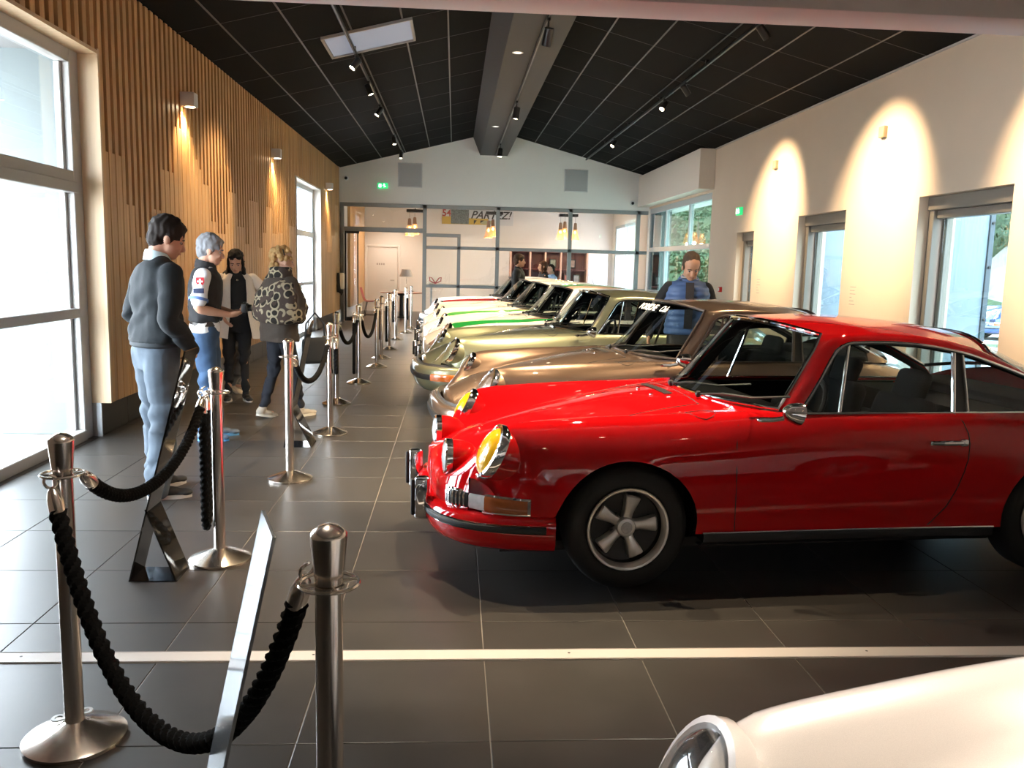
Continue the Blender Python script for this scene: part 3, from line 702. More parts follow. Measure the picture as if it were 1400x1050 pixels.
    for nm, b, tp in (('vent_glass', (.89, 1.10), (.89, 1.185)), ('door_glass', (1.12, 1.745), (1.20, 1.79)), ('quarter_glass', (1.85, 2.43), (1.85, 2.44))):
        for s, tagk in ((1, 'L'), (-1, 'R')):
            mb = MB(); mb.grid([[(x, s * y, z) for x, y, z in r] for r in sg(b, tp)]); CARM[nm + tagk] = mb.mesh(nm)
    # --- bright trim
    def both(fn, r, nn=8):
        mb = MB()
        for s in (1, -1): mb.tube([(x, s * y, z) for x, y, z in fn], r, nn)
        return mb
    one = lambda fn, r, nn=8: MB().tube([tuple(p) for p in fn], r, nn)
    CARM['belt_trim'] = one([(x, .706, .888) for x in np.linspace(.90, 2.44, 20)], .0075).mesh('belt_trim')
    CARM['drip_trim'] = one([(x, Dy(x) + .006, Dc(x)) for x in np.linspace(.89, 2.44, 50)], .010).mesh('drip_trim')
    CARM['vent_divider'] = one([(1.11 + .082 * t, .702 - .10 * t, .888 + .345 * t) for t in np.linspace(0, 1, 6)], .009).mesh('vent_divider')
    CARM['door_glass_trim'] = one([(1.755 + .04 * t, .703 - .098 * t, .888 + .31 * t) for t in np.linspace(0, 1, 6)], .012).mesh('door_glass_trim')
    CARM['quarter_trim'] = one([(1.84 + .01 * t, .703 - .098 * t, .888 + .30 * t) for t in np.linspace(0, 1, 6)], .008).mesh('quarter_trim')
    mb = MB()
    for s in (1, -1): mb.box((1.77, s * .70 - .006, .886), (1.835, s * .70 + .004, .90), M=None)
    P = [[(1.765 + .035 * t, s_ * (.699 - .097 * t), .888 + .31 * t) for t in np.linspace(0, 1, 5)] for s_ in (1,)][0]
    P2 = [(1.842 + .008 * t, .699 - .097 * t, .888 + .30 * t) for t in np.linspace(0, 1, 5)]
    mb = MB(); mirror(mb, [[a, b] for a, b in zip(P, P2)]); CARM['b_pillar'] = mb.mesh('b_pillar')
    loop = [(x, -y, z) for x, y, z in full[0]][:-1] + full[0][::-1]
    ws = full[0][::-1] + W[1:K] + full[K]
    ws = [(x - .004, y, z + .006) for x, y, z in ws]; ws2 = [(x, -y, z) for x, y, z in ws]
    mb = MB().tube(ws, .011, 8).tube(ws2, .011, 8); CARM['windshield_trim'] = mb.mesh('windshield_trim')
    ws = full[iR][::-1] + W[iR + 1:-1] + full[-1]; mb = MB().tube([(x, y, z + .006) for x, y, z in ws], .011, 8).tube([(x, -y, z + .006) for x, y, z in ws], .011, 8); CARM['rear_window_trim'] = mb.mesh('rear_window_trim')
    # --- seams
    sp_ = lambda L_: [tuple(side_pt(x, z, .0005)) for x, z in L_]
    CARM['door_seam_front'] = one(sp_(((.55, .30), (.540, .45), (.536, .6), (.538, .74), (.555, .83), (.60, .862), (.68, .878))), .0028, 5).mesh('door_seam')
    CARM['door_seam_rear'] = one(sp_(((1.755, .884), (1.785, .845), (1.805, .79), (1.81, .736), (1.802, .66), (1.782, .587), (1.75, .50), (1.704, .407), (1.617, .303))), .0028, 5).mesh('door_seam')
    CARM['flap_seam'] = one([tuple(side_flap(0, k, 1)) for k in range(13)], .002, 5).mesh('fuel_flap_seam')
    hs = [tuple(hood_pt(x, min(.40, C_yv(x) - .015), .0005)) for x in np.linspace(-.82, .44, 24)]
    hs += [tuple(hood_pt(.47, y, .0005)) for y in np.linspace(.40, -.40, 11)] + [(x, -y, z) for x, y, z in hs[::-1]]
    CARM['hood_seam'] = one(hs, .0025, 5).mesh('hood_seam')
    # --- sill
    pr = [(.012, .288), (.014, .270), (.010, .245), (-.03, .215), (-.10, .212)]
    CARM['sill'] = MB().grid([[(x, side_y(x, .30) + o, z) for o, z in pr] for x in np.linspace(.385, 1.985, 14)]).mesh('sill')
    CARM['sill_trim'] = one([(x, side_y(x, .30) + .008, .292) for x in np.linspace(.38, 1.99, 14)], .0055, 6).mesh('sill_trim')
    # --- underbody, wheel wells, cabin tub
    mb = MB().box((-.62, -.60, .17), (2.75, .60, .22)).box((.42, -.74, .215), (1.93, .74, .26)).box((-.60, -.44, .22), (.45, .44, .52)).box((.40, -.60, .25), (.46, .60, .78)).box((1.95, -.45, .22), (2.85, .45, .72))
    CARM['underbody'] = mb.mesh('underbody')
    mb = MB()
    for s in (1, -1): mb.grid([[(x, s * .655, z) for z in (.26, .5, .80, .868)] for x in np.linspace(.46, 2.3, 6)], flip=s > 0); mb.grid([[(x, s * y, .868) for y in (.655, .705)] for x in np.linspace(.62, 2.45, 10)])
    mb.box((1.98, -.66, .55), (2.60, .66, .86)).bevbox((2.3, -.60, .86), (2.66, .60, .93), .03)
    CARM['cabin_lining'] = mb.mesh('cabin_lining')
    mb = MB().bevbox((.62, -.66, .66), (.98, .66, .875), .05, n=3).bevbox((.97, .20, .76), (1.01, .52, .90), .03, n=3); CARM['dashboard'] = mb.mesh('dashboard')
    mb = MB(); M = Matrix.Translation((1.08, .36, .845)) @ Matrix.Rotation(math.radians(-62), 4, 'Y')
    R = [M @ Vector((.19 * math.cos(a), .19 * math.sin(a), 0)) for a in np.linspace(0, 2 * PI, 33)[:-1]]; mb.tube([tuple(p) for p in R], .014, 8, closed=True)
    for a in (0, 2 * PI / 3, 4 * PI / 3): mb.tube([tuple(M @ Vector((0, 0, .0))), tuple(M @ Vector((.19 * math.cos(a + PI / 2), .19 * math.sin(a + PI / 2), 0)))], .012, 6)
    mb.tube([tuple(M @ Vector((0, 0, .02))), tuple(M @ Vector((0, 0, -.25)))], .025, 8); CARM['steering_wheel'] = mb.mesh('steering_wheel')
    mb = MB().bevbox((1.12, -.24, .34), (1.62, .24, .50), .06, n=3)
    Mb = Matrix.Translation((1.58, 0, .45)) @ Matrix.Rotation(math.radians(18), 4, 'Y')
    mb.bevbox((-.06, -.23, 0), (.07, .23, .50), .055, n=3, M=Mb).bevbox((-.045, -.12, .46), (.045, .12, .65), .04, n=3, M=Mb); CARM['seat'] = mb.mesh('seat')
    # --- wheel (axis along y, outer face +y, centre at origin)
    mb = MB().lathe([(.205, -.085), (.215, -.095), (.27, -.098), (.305, -.085), (.316, -.06), (.318, 0), (.316, .05), (.305, .074), (.275, .090), (.225, .088), (.208, .078), (.200, .060)], 48, axis='y'); CARM['tyre'] = mb.mesh('tyre')
    mb = MB().lathe([(.212, .088), (.208, .094), (.198, .092), (.190, .078), (.184, .050)], 48, axis='y'); CARM['rim_lip'] = mb.mesh('rim_lip')
    mb = MB().lathe([(.187, .055), (.180, .02), (.11, -.005), (.05, .005), (0, .005)], 40, axis='y'); CARM['wheel_dish'] = mb.mesh('wheel_dish')
    mb = MB()
    a0 = math.radians(-18)
    prof = [(.040, .024, .040), (.075, .022, .046), (.105, .027, .052), (.135, .034, .056), (.155, .038, .055), (.163, .036, .046)]
    P = []
    for r_, hw, h in prof: P.append([(r_, -hw - .004, h - .045), (r_, -hw, h - .008), (r_, -hw * .7, h), (r_, 0, h + .003), (r_, hw * .7, h), (r_, hw, h - .008), (r_, hw + .004, h - .045)])
    def rotp(p, a): r_, t, h = p; return (r_ * math.cos(a) - t * math.sin(a), h, r_ * math.sin(a) + t * math.cos(a))
    pm = MB(); pm.grid([[rotp(p, 0) for p in row] for row in P], flip=False); pm.add([rotp(p, 0) for p in P[-1]] , [tuple(range(7))]); CARM['spoke'] = pm.mesh('spoke')
    mb = MB().lathe([(.050, .02), (.050, .052), (.044, .060), (.030, .063), (0, .064)], 24, axis='y'); CARM['hub_cap'] = mb.mesh('hub_cap')
    mb = MB().lathe([(.030, .0632), (.029, .0655), (.0, .066)], 20, axis='y'); CARM['hub_emblem'] = mb.mesh('hub_emblem')
    mb = MB()
    for k in range(5):
        a = 2 * PI * k / 5 + PI / 5 + math.radians(90); mb.lathe([(.009, .005), (.009, .022), (0, .024)], 8, (.068 * math.cos(a), 0, .068 * math.sin(a)), 'y')
    CARM['lug_nut'] = mb.mesh('lug_nut')
    # --- headlights: disc plane frame, axis forward/up
    mb = MB().lathe([(.128, -.032), (.132, -.01), (.127, .012), (.114, .016), (.106, .008)], 36); CARM['headlight_ring'] = mb.mesh('headlight_ring')
    CARM['headlight_bucket'] = MB().lathe([(.124, -.02), (.126, -.06), (.122, -.14), (.09, -.24), (0, -.25)], 36).mesh('headlight_bucket')
    mb = MB().lathe([(.110, .006), (.10, .022), (.075, .040), (.04, .050), (0, .053)], 36); CARM['headlight_lens'] = mb.mesh('headlight_lens')
    mb = MB().lathe([(.110, .004), (.09, -.02), (.05, -.045), (0, -.05)], 30).lathe([(.022, -.045), (.022, -.005), (0, 0)], 12); CARM['headlight_bowl'] = mb.mesh('headlight_bowl')
    # --- bumper (narrow type) and impact bumper
    path = [(-.978, 0), (-.975, .15), (-.966, .30), (-.945, .42), (-.90, .53), (-.83, .62), (-.735, .69), (-.62, .737), (-.5, .766), (-.42, .779), (-.375, .785)]
    path = [(x, y) for x, y in path]; fullp = [(x, -y) for x, y in path[:0:-1]] + path
    def sweep(prof, pth, mb=None):
        mb = mb or MB(); P = []
        for i, (x, y) in enumerate(pth):
            a = pth[max(0, i - 1)]; b = pth[min(len(pth) - 1, i + 1)]; t = Vector((b[0] - a[0], b[1] - a[1], 0)).normalized(); nrm = Vector((-t.y, t.x, 0))
            if nrm.x > 0 and abs(y) < .5: nrm = -nrm
            nrm = Vector((-abs(t.y), t.x * 1, 0)) if False else nrm
            P.append([(x + nrm.x * o, y + nrm.y * o, z) for o, z in prof])
        mb.grid(P, flip=True); return mb
    CARM['bumper'] = sweep([(-.05, .392), (-.015, .388), (.004, .372), (.012, .345), (.012, .30), (.004, .262), (-.02, .228), (-.06, .205), (-.12, .195)], fullp).mesh('bumper')
    CARM['bumper_strip'] = sweep([(.009, .348), (.022, .344), (.026, .332), (.022, .320), (.009, .316)], fullp[1:-1]).mesh('bumper_strip')
    mb = sweep([(.009, .354), (.016, .351), (.012, .346)], fullp[1:-1]); sweep([(.012, .318), (.016, .313), (.009, .310)], fullp[1:-1], mb); CARM['bumper_bright'] = mb.mesh('bumper_bright')
    ipath = [(x - .045 if abs(y) < .7 else x - .02, y * 1.0) for x, y in fullp]
    CARM['impact_bumper'] = sweep([(-.05, .515), (-.01, .512), (.012, .495), (.02, .46), (.018, .42), (.016, .36), (.0, .30), (-.05, .25), (-.12, .235)], ipath).mesh('bumper')
    CARM['impact_strip'] = sweep([(.016, .432), (.032, .428), (.038, .405), (.032, .376), (.015, .370)], ipath).mesh('bumper_strip')
    CARM['bellows'] = sweep([(-.075, .50), (-.052, .535), (-.045, .512), (-.03, .518), (-.02, .505)], ipath).mesh('bellows')
    # --- guards
    mb = MB()
    for s in (1, -1): mb.bevbox((-1.035, s * .33 - .028, .27), (-.955, s * .33 + .028, .50), .022, n=3)
    CARM['bumper_guard'] = None
    mb = MB().bevbox((-1.035, -.026, .265), (-.95, .026, .50), .024, n=3); CARM['bumper_guard'] = mb.mesh('bumper_guard')
    mb = MB().bevbox((-1.052, -.014, .29), (-1.030, .014, .485), .009, n=2); CARM['guard_rubber'] = mb.mesh('guard_rubber')
    # --- indicators following the nose
    def nose_band(a0_, a1_, z0_, z1_, off, nseg=10):
        # a: 0 at centre .. 1 end of path ; follow the body outline above the bumper
        bp = [(-.937, 0), (-.935, .15), (-.928, .30), (-.900, .42), (-.848, .53), (-.750, .615), (-.668, .69), (-.61, .715), (-.55, .738), (-.48, .754), (-.40, .766)]
        P = []
        for k in range(nseg + 1):
            u = a0_ + (a1_ - a0_) * k / nseg; f = u * 10; i = min(9, int(f)); t = f - i
            x = bp[i][0] + (bp[i + 1][0] - bp[i][0]) * t; y = bp[i][1] + (bp[i + 1][1] - bp[i][1]) * t
            tx, ty = bp[i + 1][0] - bp[i][0], bp[i + 1][1] - bp[i][1]; l = math.hypot(tx, ty); nx, ny = -ty / l, tx / l
            h = z1_ if u < .55 else z1_ - .012 * (u - .55) / .45
            P.append([(x + nx * o, y + ny * o, z) for o, z in ((-.02, z0_), (off * .6, z0_), (off, z0_ + .012), (off, h - .012), (off * .6, h), (-.02, h))])
        return P
    for nm, u0, u1 in (('grille', .355, .475), ('clear_lens', .48, .56), ('amber_lens', .56, .86), ('lamp_bezel', .345, .88)):
        for s, tk in ((1, 'L'), (-1, 'R')):
            off = .006 if nm == 'lamp_bezel' else .018; z0_, z1_ = (.392, .488) if nm == 'lamp_bezel' else (.402, .478)
            P = nose_band(u0, u1, z0_, z1_, off); mb = MB(); mb.grid([[(x, s * y, z) for x, y, z in r] for r in P], flip=s > 0)
            for r in (P[0], P[-1]): mb.add([(x, s * y, z) for x, y, z in r], [tuple(range(6))])
            CARM[nm + tk] = mb.mesh(nm)
    for s, tk in ((1, 'L'), (-1, 'R')):
        mb = MB()
        for k in range(6):
            P = nose_band(.365 + k * .018, .372 + k * .018, .402, .478, .022, 2); mb.grid([[(x, s * y, z) for x, y, z in r] for r in P], flip=s > 0)
        CARM['grille_bar' + tk] = mb.mesh('grille_bar')
        P = []
        ip = [q for q in ipath if q[1] > .60 and q[1] < .75]
        mb = sweep([(.018, .440), (.040, .434), (.044, .405), (.038, .368), (.016, .362)], ip); mb.v = [(x, s * y, z) for x, y, z in mb.v]
        if s < 0: mb.f = [f[::-1] for f in mb.f]
        CARM['bumper_lamp' + tk] = mb.mesh('bumper_lamp')
    # --- auxiliary lamp
    mb = MB().lathe([(.090, .0), (.091, -.02), (.086, -.06), (.072, -.10), (.045, -.135), (.0, -.15)], 30); CARM['aux_shell'] = mb.mesh('aux_shell')
    mb = MB().lathe([(.088, -.005), (.094, .0), (.095, .03), (.088, .038), (.082, .032)], 30); CARM['aux_ring'] = mb.mesh('aux_ring')
    mb = MB().lathe([(.086, .030), (.06, .045), (0, .052)], 30); CARM['aux_lens'] = mb.mesh('aux_lens')
    # --- mirror, handle, wipers, vent, cowl
    mb = MB().tube([(.645, .775, .868), (.70, .80, .872), (.745, .83, .885)], [.014, .013, .012], 8).bevbox((.625, .755, .860), (.70, .79, .876), .006); CARM['mirror_foot'] = mb.mesh('mirror_foot')
    M = Matrix.Translation((.79, .865, .915)) @ Matrix.Rotation(math.radians(100), 4, 'Y') @ Matrix.Rotation(math.radians(0), 4, 'Z')
    mb = MB().lathe([(0, -.075), (.02, -.07), (.042, -.045), (.056, 0), (.058, .018), (.054, .022), (0, .020)], 24, M=M); CARM['mirror_head'] = mb.mesh('mirror_head')
    mb = MB().bevbox((1.575, .0, .730), (1.60, .03, .757), .006)
    y0_ = side_y(1.7, .745); mb = MB().bevbox((1.575, y0_ - .002, .733), (1.605, y0_ + .02, .757), .006).bevbox((1.74, y0_ - .002, .725), (1.79, y0_ + .03, .765), .012, n=3).tube([(1.585, y0_ + .018, .745), (1.66, y0_ + .026, .745), (1.75, y0_ + .022, .745)], [.011, .014, .014], 8); CARM['door_handle'] = mb.mesh('door_handle')
    mb = MB()
    for y_ in (.30, -.14):
        b_ = Vector((.505, y_, .925)); e_ = Vector((.66, y_ + .34, .958)); mb.tube([b_, b_.lerp(e_, .5) + Vector((-.01, 0, .012)), e_], .006, 6)
        c_ = e_; mb.tube([c_ + Vector((-.10, -.20, -.012)), c_, c_ + Vector((.12, .16, .03))], .006, 6); mb.ell(b_, (.018, .018, .02), n=10, m=6)
    CARM['wiper'] = mb.mesh('wiper')
    mb = MB()
    P = [[tuple(hood_pt(x, y, .004)) for y in np.linspace(.33, -.14, 9)] for x in (.372, .418)]; mb.grid(P, flip=True)
    CARM['cowl_vent'] = mb.mesh('cowl_vent')
    mb = MB()
    for y_ in (.12, -.12): mb.ell(tuple(hood_pt(.30, y_, .004)), (.012, .008, .008), n=8, m=6)
    CARM['washer_jet'] = mb.mesh('washer_jet')
    # rear lights and rear bumper
    rp = [(3.22, 0), (3.215, .25), (3.18, .42), (3.08, .58), (2.93, .69), (2.78, .745), (2.70, .765)]; rpf = [(x, -y) for x, y in rp[:0:-1]] + rp
    P = []
    for i, (x, y) in enumerate(rpf):
        a = rpf[max(0, i - 1)]; b = rpf[min(len(rpf) - 1, i + 1)]; t = Vector((b[0] - a[0], b[1] - a[1], 0)).normalized(); nx, ny = t.y, -t.x
        if i == 0: pass
        P.append([(x + nx * o, y + ny * o, z) for o, z in ((-.04, .40), (.03, .395), (.045, .36), (.04, .30), (0, .22), (-.08, .2))])
    CARM['rear_bumper'] = MB().grid(P).mesh('rear_bumper')
    mb = MB()
    for s in (1, -1): mb.bevbox((3.02, s * .56 - .10, .48), (3.16, s * .56 + .10, .58), .03, n=2)
    CARM['tail_lamp'] = mb.mesh('tail_lamp')
def side_flap(x, a, s):
    t = a / 12 * 2 * PI if a < 12 else 0
    cx_, cy_ = .40, .60
    return hood_side(cx_ + .075 * math.cos(a * PI / 6), cy_ + .09 * math.sin(a * PI / 6))
def hood_side(x, y):
    a, b = -.66, .95
    for _ in range(40):
        m = (a + b) / 2
        if sec_point(m, y, 0)[0] < x: a = m
        else: b = m
    yc = C_yc(a)
    if y <= yc: z = top_z(a, y)
    else: z = C_zw(a) + (C_zc(a) - C_zw(a)) * (max(0, 1 - ((y - yc) / (C_w(a) - yc)) ** 2)) ** (1 / 2.2)
    return Vector((x, y, z + .001))
car_meshes()
NOFLAT = {'body', 'doorL', 'doorR', 'hood', 'lid'}
for k_, m_ in CARM.items():
    if k_ in NOFLAT: continue
    m_.polygons.foreach_set('use_smooth', [True] * len(m_.polygons))
    m_.set_sharp_from_angle(angle=math.radians(40))
def paint(name, col, metal=0.0, rough=.35, stripe=None, base2=None):
    if name in MATS: return MATS[name]
    m, nt, b = nodes_of(name); N = nt.nodes; L = nt.links
    b.inputs['Base Color'].default_value = (*col, 1); b.inputs['Metallic'].default_value = metal; b.inputs['Roughness'].default_value = rough
    b.inputs['Coat Weight'].default_value = 1; b.inputs['Coat Roughness'].default_value = .015; b.inputs['Coat IOR'].default_value = 1.55
    if not metal: b.inputs['Specular IOR Level'].default_value = 0
    if metal:
        tc = N.new('ShaderNodeTexCoord'); nz = N.new('ShaderNodeTexNoise'); nz.inputs['Scale'].default_value = 900; L.new(tc.outputs['Object'], nz.inputs['Vector'])
        mx = N.new('ShaderNodeMix'); mx.data_type = 'RGBA'; mx.inputs[6].default_value = (*[c * .85 for c in col], 1); mx.inputs[7].default_value = (*[min(1, c * 1.15) for c in col], 1); L.new(nz.outputs['Fac'], mx.inputs[0]); L.new(mx.outputs[2], b.inputs['Base Color'])
    if stripe:
        tc = N.new('ShaderNodeTexCoord'); sp = N.new('ShaderNodeSeparateXYZ'); L.new(tc.outputs['Object'], sp.inputs[0])
        prev = None; prevc = (*col, 1)
        for (y0_, y1_, c_, za_, zb_) in stripe:
            a = N.new('ShaderNodeMath'); a.operation = 'GREATER_THAN'; a.inputs[1].default_value = y0_; L.new(sp.outputs['Y'], a.inputs[0])
            d = N.new('ShaderNodeMath'); d.operation = 'LESS_THAN'; d.inputs[1].default_value = y1_; L.new(sp.outputs['Y'], d.inputs[0])
            e = N.new('ShaderNodeMath'); e.operation = 'MULTIPLY'; L.new(a.outputs[0], e.inputs[0]); L.new(d.outputs[0], e.inputs[1])
            z = N.new('ShaderNodeMath'); z.operation = 'GREATER_THAN'; z.inputs[1].default_value = za_; L.new(sp.outputs['Z'], z.inputs[0])
            z2 = N.new('ShaderNodeMath'); z2.operation = 'LESS_THAN'; z2.inputs[1].default_value = zb_; L.new(sp.outputs['Z'], z2.inputs[0])
            z3 = N.new('ShaderNodeMath'); z3.operation = 'MULTIPLY'; L.new(z.outputs[0], z3.inputs[0]); L.new(z2.outputs[0], z3.inputs[1]); z = z3
            g = N.new('ShaderNodeMath'); g.operation = 'MULTIPLY'; L.new(e.outputs[0], g.inputs[0]); L.new(z.outputs[0], g.inputs[1])
            mx = N.new('ShaderNodeMix'); mx.data_type = 'RGBA'; L.new(g.outputs[0], mx.inputs[0])
            if prev: L.new(prev, mx.inputs[6])
            else: mx.inputs[6].default_value = prevc
            mx.inputs[7].default_value = (*c_, 1); prev = mx.outputs[2]
        L.new(prev, b.inputs['Base Color'])
    MATS[name] = m; return m
ALLOY = mat('satin_alloy', (.72, .70, .67), .34, metal=.85); RIM = mat('rim_alloy', (.80, .77, .73), .28, metal=.9)
TYRE = mat('tyre_rubber', (.010, .010, .010), .75, bump=.1, scale=60); DISH = mat('wheel_black', (.012, .012, .012), .45)
LENSC = glass('headlight_glass', (.95, .96, .96)); LENSY = mat('yellow_lens', (.80, .42, .01), .08, coat=1)
AMBER = mat('amber_lens', (.55, .13, .01), .15, coat=1); AMBERD = mat('amber_dark', (.30, .075, .02), .15, coat=1); CLEARL = mat('ribbed_clear', (.55, .55, .55), .12, coat=1, var=.25, scale=40)
LEATHER = mat('black_leather', (.0035, .0035, .004), .8, spec=.12); BRIGHT = mat('lamp_bowl', (.85, .85, .86), .12, metal=1); REDGL = mat('tail_red', (.35, .01, .01), .15, coat=1)
def car(name, loc, rz, P, label, cat='car', group=None, style='f', hl='clear', aux=False, vin=True, guards=True, hlring=None, trimm=None):
    t = empty(name, loc, rz, label, cat, group)
    tm = trimm or CHROME
    def part(k, nm, m, parent=None, lab=None):
        me = CARM[k]; o = bpy.data.objects.new(nm, me)
        if len(me.materials) == 0: me.materials.append(None)
        COL.objects.link(o); o.parent = parent or t; o.material_slots[0].link = 'OBJECT'; o.material_slots[0].material = m
        if lab: o['label'] = lab
        return o
    part('body', 'body', P)
    for k in ('L', 'R'):
        d = part('door' + k, 'door', P); part('door_glass' + k, 'door_glass', CARGLASS, d); part('vent_glass' + k, 'vent_glass', CARGLASS, d)
        h = part('door_handle', 'door_handle', CHROME, d, 'chrome push-button handle')
        if k == 'R': h.scale = (1, -1, 1)
        part('quarter_glass' + k, 'quarter_glass', CARGLASS)
    part('hood', 'hood', P); part('lid', 'engine_lid', P); part('roof', 'roof', P); part('headliner', 'headliner', LEATHER)
    w_ = part('windshield', 'windshield', CARGLASS); part('windshield_trim', 'windshield_trim', tm, w_); part('rear_window', 'rear_window', CARGLASS); part('rear_window_trim', 'rear_window_trim', tm)
    part('b_pillar', 'pillar_strip', TRIM)
    for s in (1, -1):
        for k_, m_ in (('belt_trim', tm), ('drip_trim', tm), ('vent_divider', tm), ('door_glass_trim', tm), ('quarter_trim', tm), ('sill', TRIM), ('sill_trim', tm), ('door_seam_front', BLACK), ('door_seam_rear', BLACK)):
            part(k_, 'door_seam' if 'seam' in k_ else k_, m_).scale = (1, s, 1)
    part('hood_seam', 'hood_seam', BLACK); part('flap_seam', 'fuel_flap_seam', BLACK).scale = (1, -1, 1)
    part('underbody', 'underbody', BLACK); part('cabin_lining', 'cabin_lining', LEATHER)
    for k_, nm_, m_ in (('dashboard', 'dashboard', LEATHER), ('steering_wheel', 'steering_wheel', BLACKM), ('wiper', 'wiper', BLACKM)): part(k_, nm_, m_).scale = (1, -1, 1)
    for y_ in (.34, -.34): o = part('seat', 'front_seat', LEATHER); o.location = (0, y_, 0)
    for x_ in (0, WB):
        for s in (1, -1):
            wh = part('tyre', 'wheel', TYRE); wh.location = (x_, s * .66, .315); wh.rotation_euler = (0, 0, 0 if s > 0 else PI)
            part('rim_lip', 'rim_lip', RIM, wh); part('wheel_dish', 'wheel_dish', DISH, wh); part('hub_cap', 'hub_cap', ALLOY, wh); part('lug_nut', 'lug_nut', BLACKM, wh); part('hub_emblem', 'hub_emblem', mat('hub_grey', (.45, .44, .43), .45, metal=1, var=.3, scale=90), wh)
            for k in range(5):
                sp = part('spoke', 'spoke', ALLOY, wh); sp.rotation_euler = (0, -(2 * PI * k / 5 + math.radians(103)), 0)
    hd_ = Vector((-.86, 0, .44)).normalized()
    for s in (1, -1):
        M = Matrix.Translation((-.676, s * .612, .688)) @ frame_to(Vector((-.86, s * .10, .42))).to_4x4() @ Matrix.Diagonal((1, 1.12, 1, 1))
        h = part('headlight_ring', 'headlight', hlring or CHROME); h.matrix_local = M
        part('headlight_bucket', 'headlight_bucket', P, h); part('headlight_bowl', 'reflector', BRIGHT, h); part('headlight_lens', 'lens', LENSY if hl == 'yellow' else LENSC, h, 'yellow lens' if hl == 'yellow' else None)
        if aux:
            q = part('aux_shell', 'driving_lamp', P); q.matrix_local = Matrix.Translation((-.845, s * .355, .605)) @ frame_to(Vector((-1, 0, .03))).to_4x4()
            part('aux_ring', 'lamp_ring', CHROME, q); part('aux_lens', 'lamp_lens', mat('frosted_lens', (.62, .68, .70), .15, coat=1), q)
    if style == 'f':
        b_ = part('bumper', 'front_bumper', P); part('bumper_strip', 'rubber_strip', BLACK, b_); part('bumper_bright', 'bright_strip', CHROME, b_)
        for tk in ('L', 'R'):
            l_ = part('lamp_bezel' + tk, 'indicator', CHROME); part('amber_lens' + tk, 'amber_lens', AMBERD, l_); part('clear_lens' + tk, 'clear_lens', CLEARL, l_); g_ = part('grille' + tk, 'horn_grille', BLACKM); part('grille_bar' + tk, 'grille_bar', CHROME, g_)
        if guards:
            for s in (1, -1):
                g_ = part('bumper_guard', 'bumper_guard', CHROME); g_.location = (0, s * .33, 0); part('guard_rubber', 'guard_rubber', BLACK, g_)
    else:
        b_ = part('impact_bumper', 'front_bumper', P); part('impact_strip', 'rubber_strip', BLACK, b_); part('bellows', 'bellows', mat('bellows_grey', (.05, .045, .04), .6), b_)
        for tk in ('L', 'R'): part('bumper_lamp' + tk, 'indicator', AMBER, b_)
    part('rear_bumper', 'rear_bumper', P); part('tail_lamp', 'tail_lamp', REDGL)
    f_ = part('mirror_foot', 'side_mirror', CHROME); part('mirror_head', 'mirror_head', CHROME, f_); f_.scale = (1, -1, 1)
    part('cowl_vent', 'cowl_vent', BLACK); part('washer_jet', 'washer_jet', CHROME)
    return t
RED = paint('red_paint', (.46, .004, .006), 0, .4)
BRONZE = paint('bronze_paint', (.19, .125, .085), .7, .33)
SAGE = paint('sage_paint', (.33, .335, .21), .65, .33)
CREAM = paint('pearl_paint', (.80, .745, .71), .1, .35)
grn, rd = (.02, .28, .05), (.40, .03, .03)
W1 = paint('white_green_paint', (.82, .78, .70), 0, .35, [(-.70, -.635, (.02, .27, .05), .5, .9), (-.615, -.46, (.50, .32, .24), .5, .9), (-.50, -.34, (.55, .38, .30), 1.0, 2), (-.34, -.10, (.02, .27, .05), 1.0, 2)])  # peach fender band is a reflection painted into the colour
W2 = paint('cream_green_paint', (.80, .77, .66), 0, .35, [(-.685, -.63, (.07, .30, .06), .5, .9), (-.61, -.46, (.50, .36, .26), .5, .9)])  # peach band is a painted-in reflection, only the green is a stripe
W3 = paint('cream_paint', (.80, .66, .54), 0, .35, [(-.72, -.63, (.78, .74, .62), .5, .9)])
W4 = paint('white_red_paint', (.82, .82, .84), 0, .35, [(-.72, -.62, rd, .5, .9), (.16, .44, rd, .5, .9)])
cars = []
car('sports_car', (.806, 4.78, 0), .095, RED, 'glossy red sports coupe with yellow headlights and red driving lamps', group='row of sports cars', hl='yellow', aux=True)
bz = car('sports_car', (.86, 7.05, 0), .115, BRONZE, 'bronze-brown metallic sports coupe with white lettering on its windscreen', group='row of sports cars', style='g', trimm=mat('bronze_trim', (.10, .075, .06), .3, metal=.5))
car('sports_car', (.58, 9.66, 0), .115, SAGE, 'pale sage green metallic sports coupe with clear oval headlights', group='row of sports cars', style='g')
car('sports_car', (.50, 12.0, 0), .10, W1, 'white sports coupe with green hood stripe parked beside the sage green car', group='row of sports cars', trimm=TRIM)
car('sports_car', (.42, 14.2, 0), .10, W2, 'cream sports coupe with green stripe between the white green-striped car and the peach car', group='row of sports cars', trimm=TRIM)
car('sports_car', (.36, 16.35, 0), .10, W3, 'peach-cream sports coupe that the man in the black polo stands behind', group='row of sports cars', trimm=TRIM)
car('sports_car', (.30, 18.6, 0), .10, W4, 'white sports coupe with red stripe at the end of the row by the glass partition', group='row of sports cars', style='g', trimm=TRIM)
car('sports_car', (1.205, .868, 0), .18, CREAM, 'pearl white car nose in front of the white floor track', guards=False, hlring=CREAM)
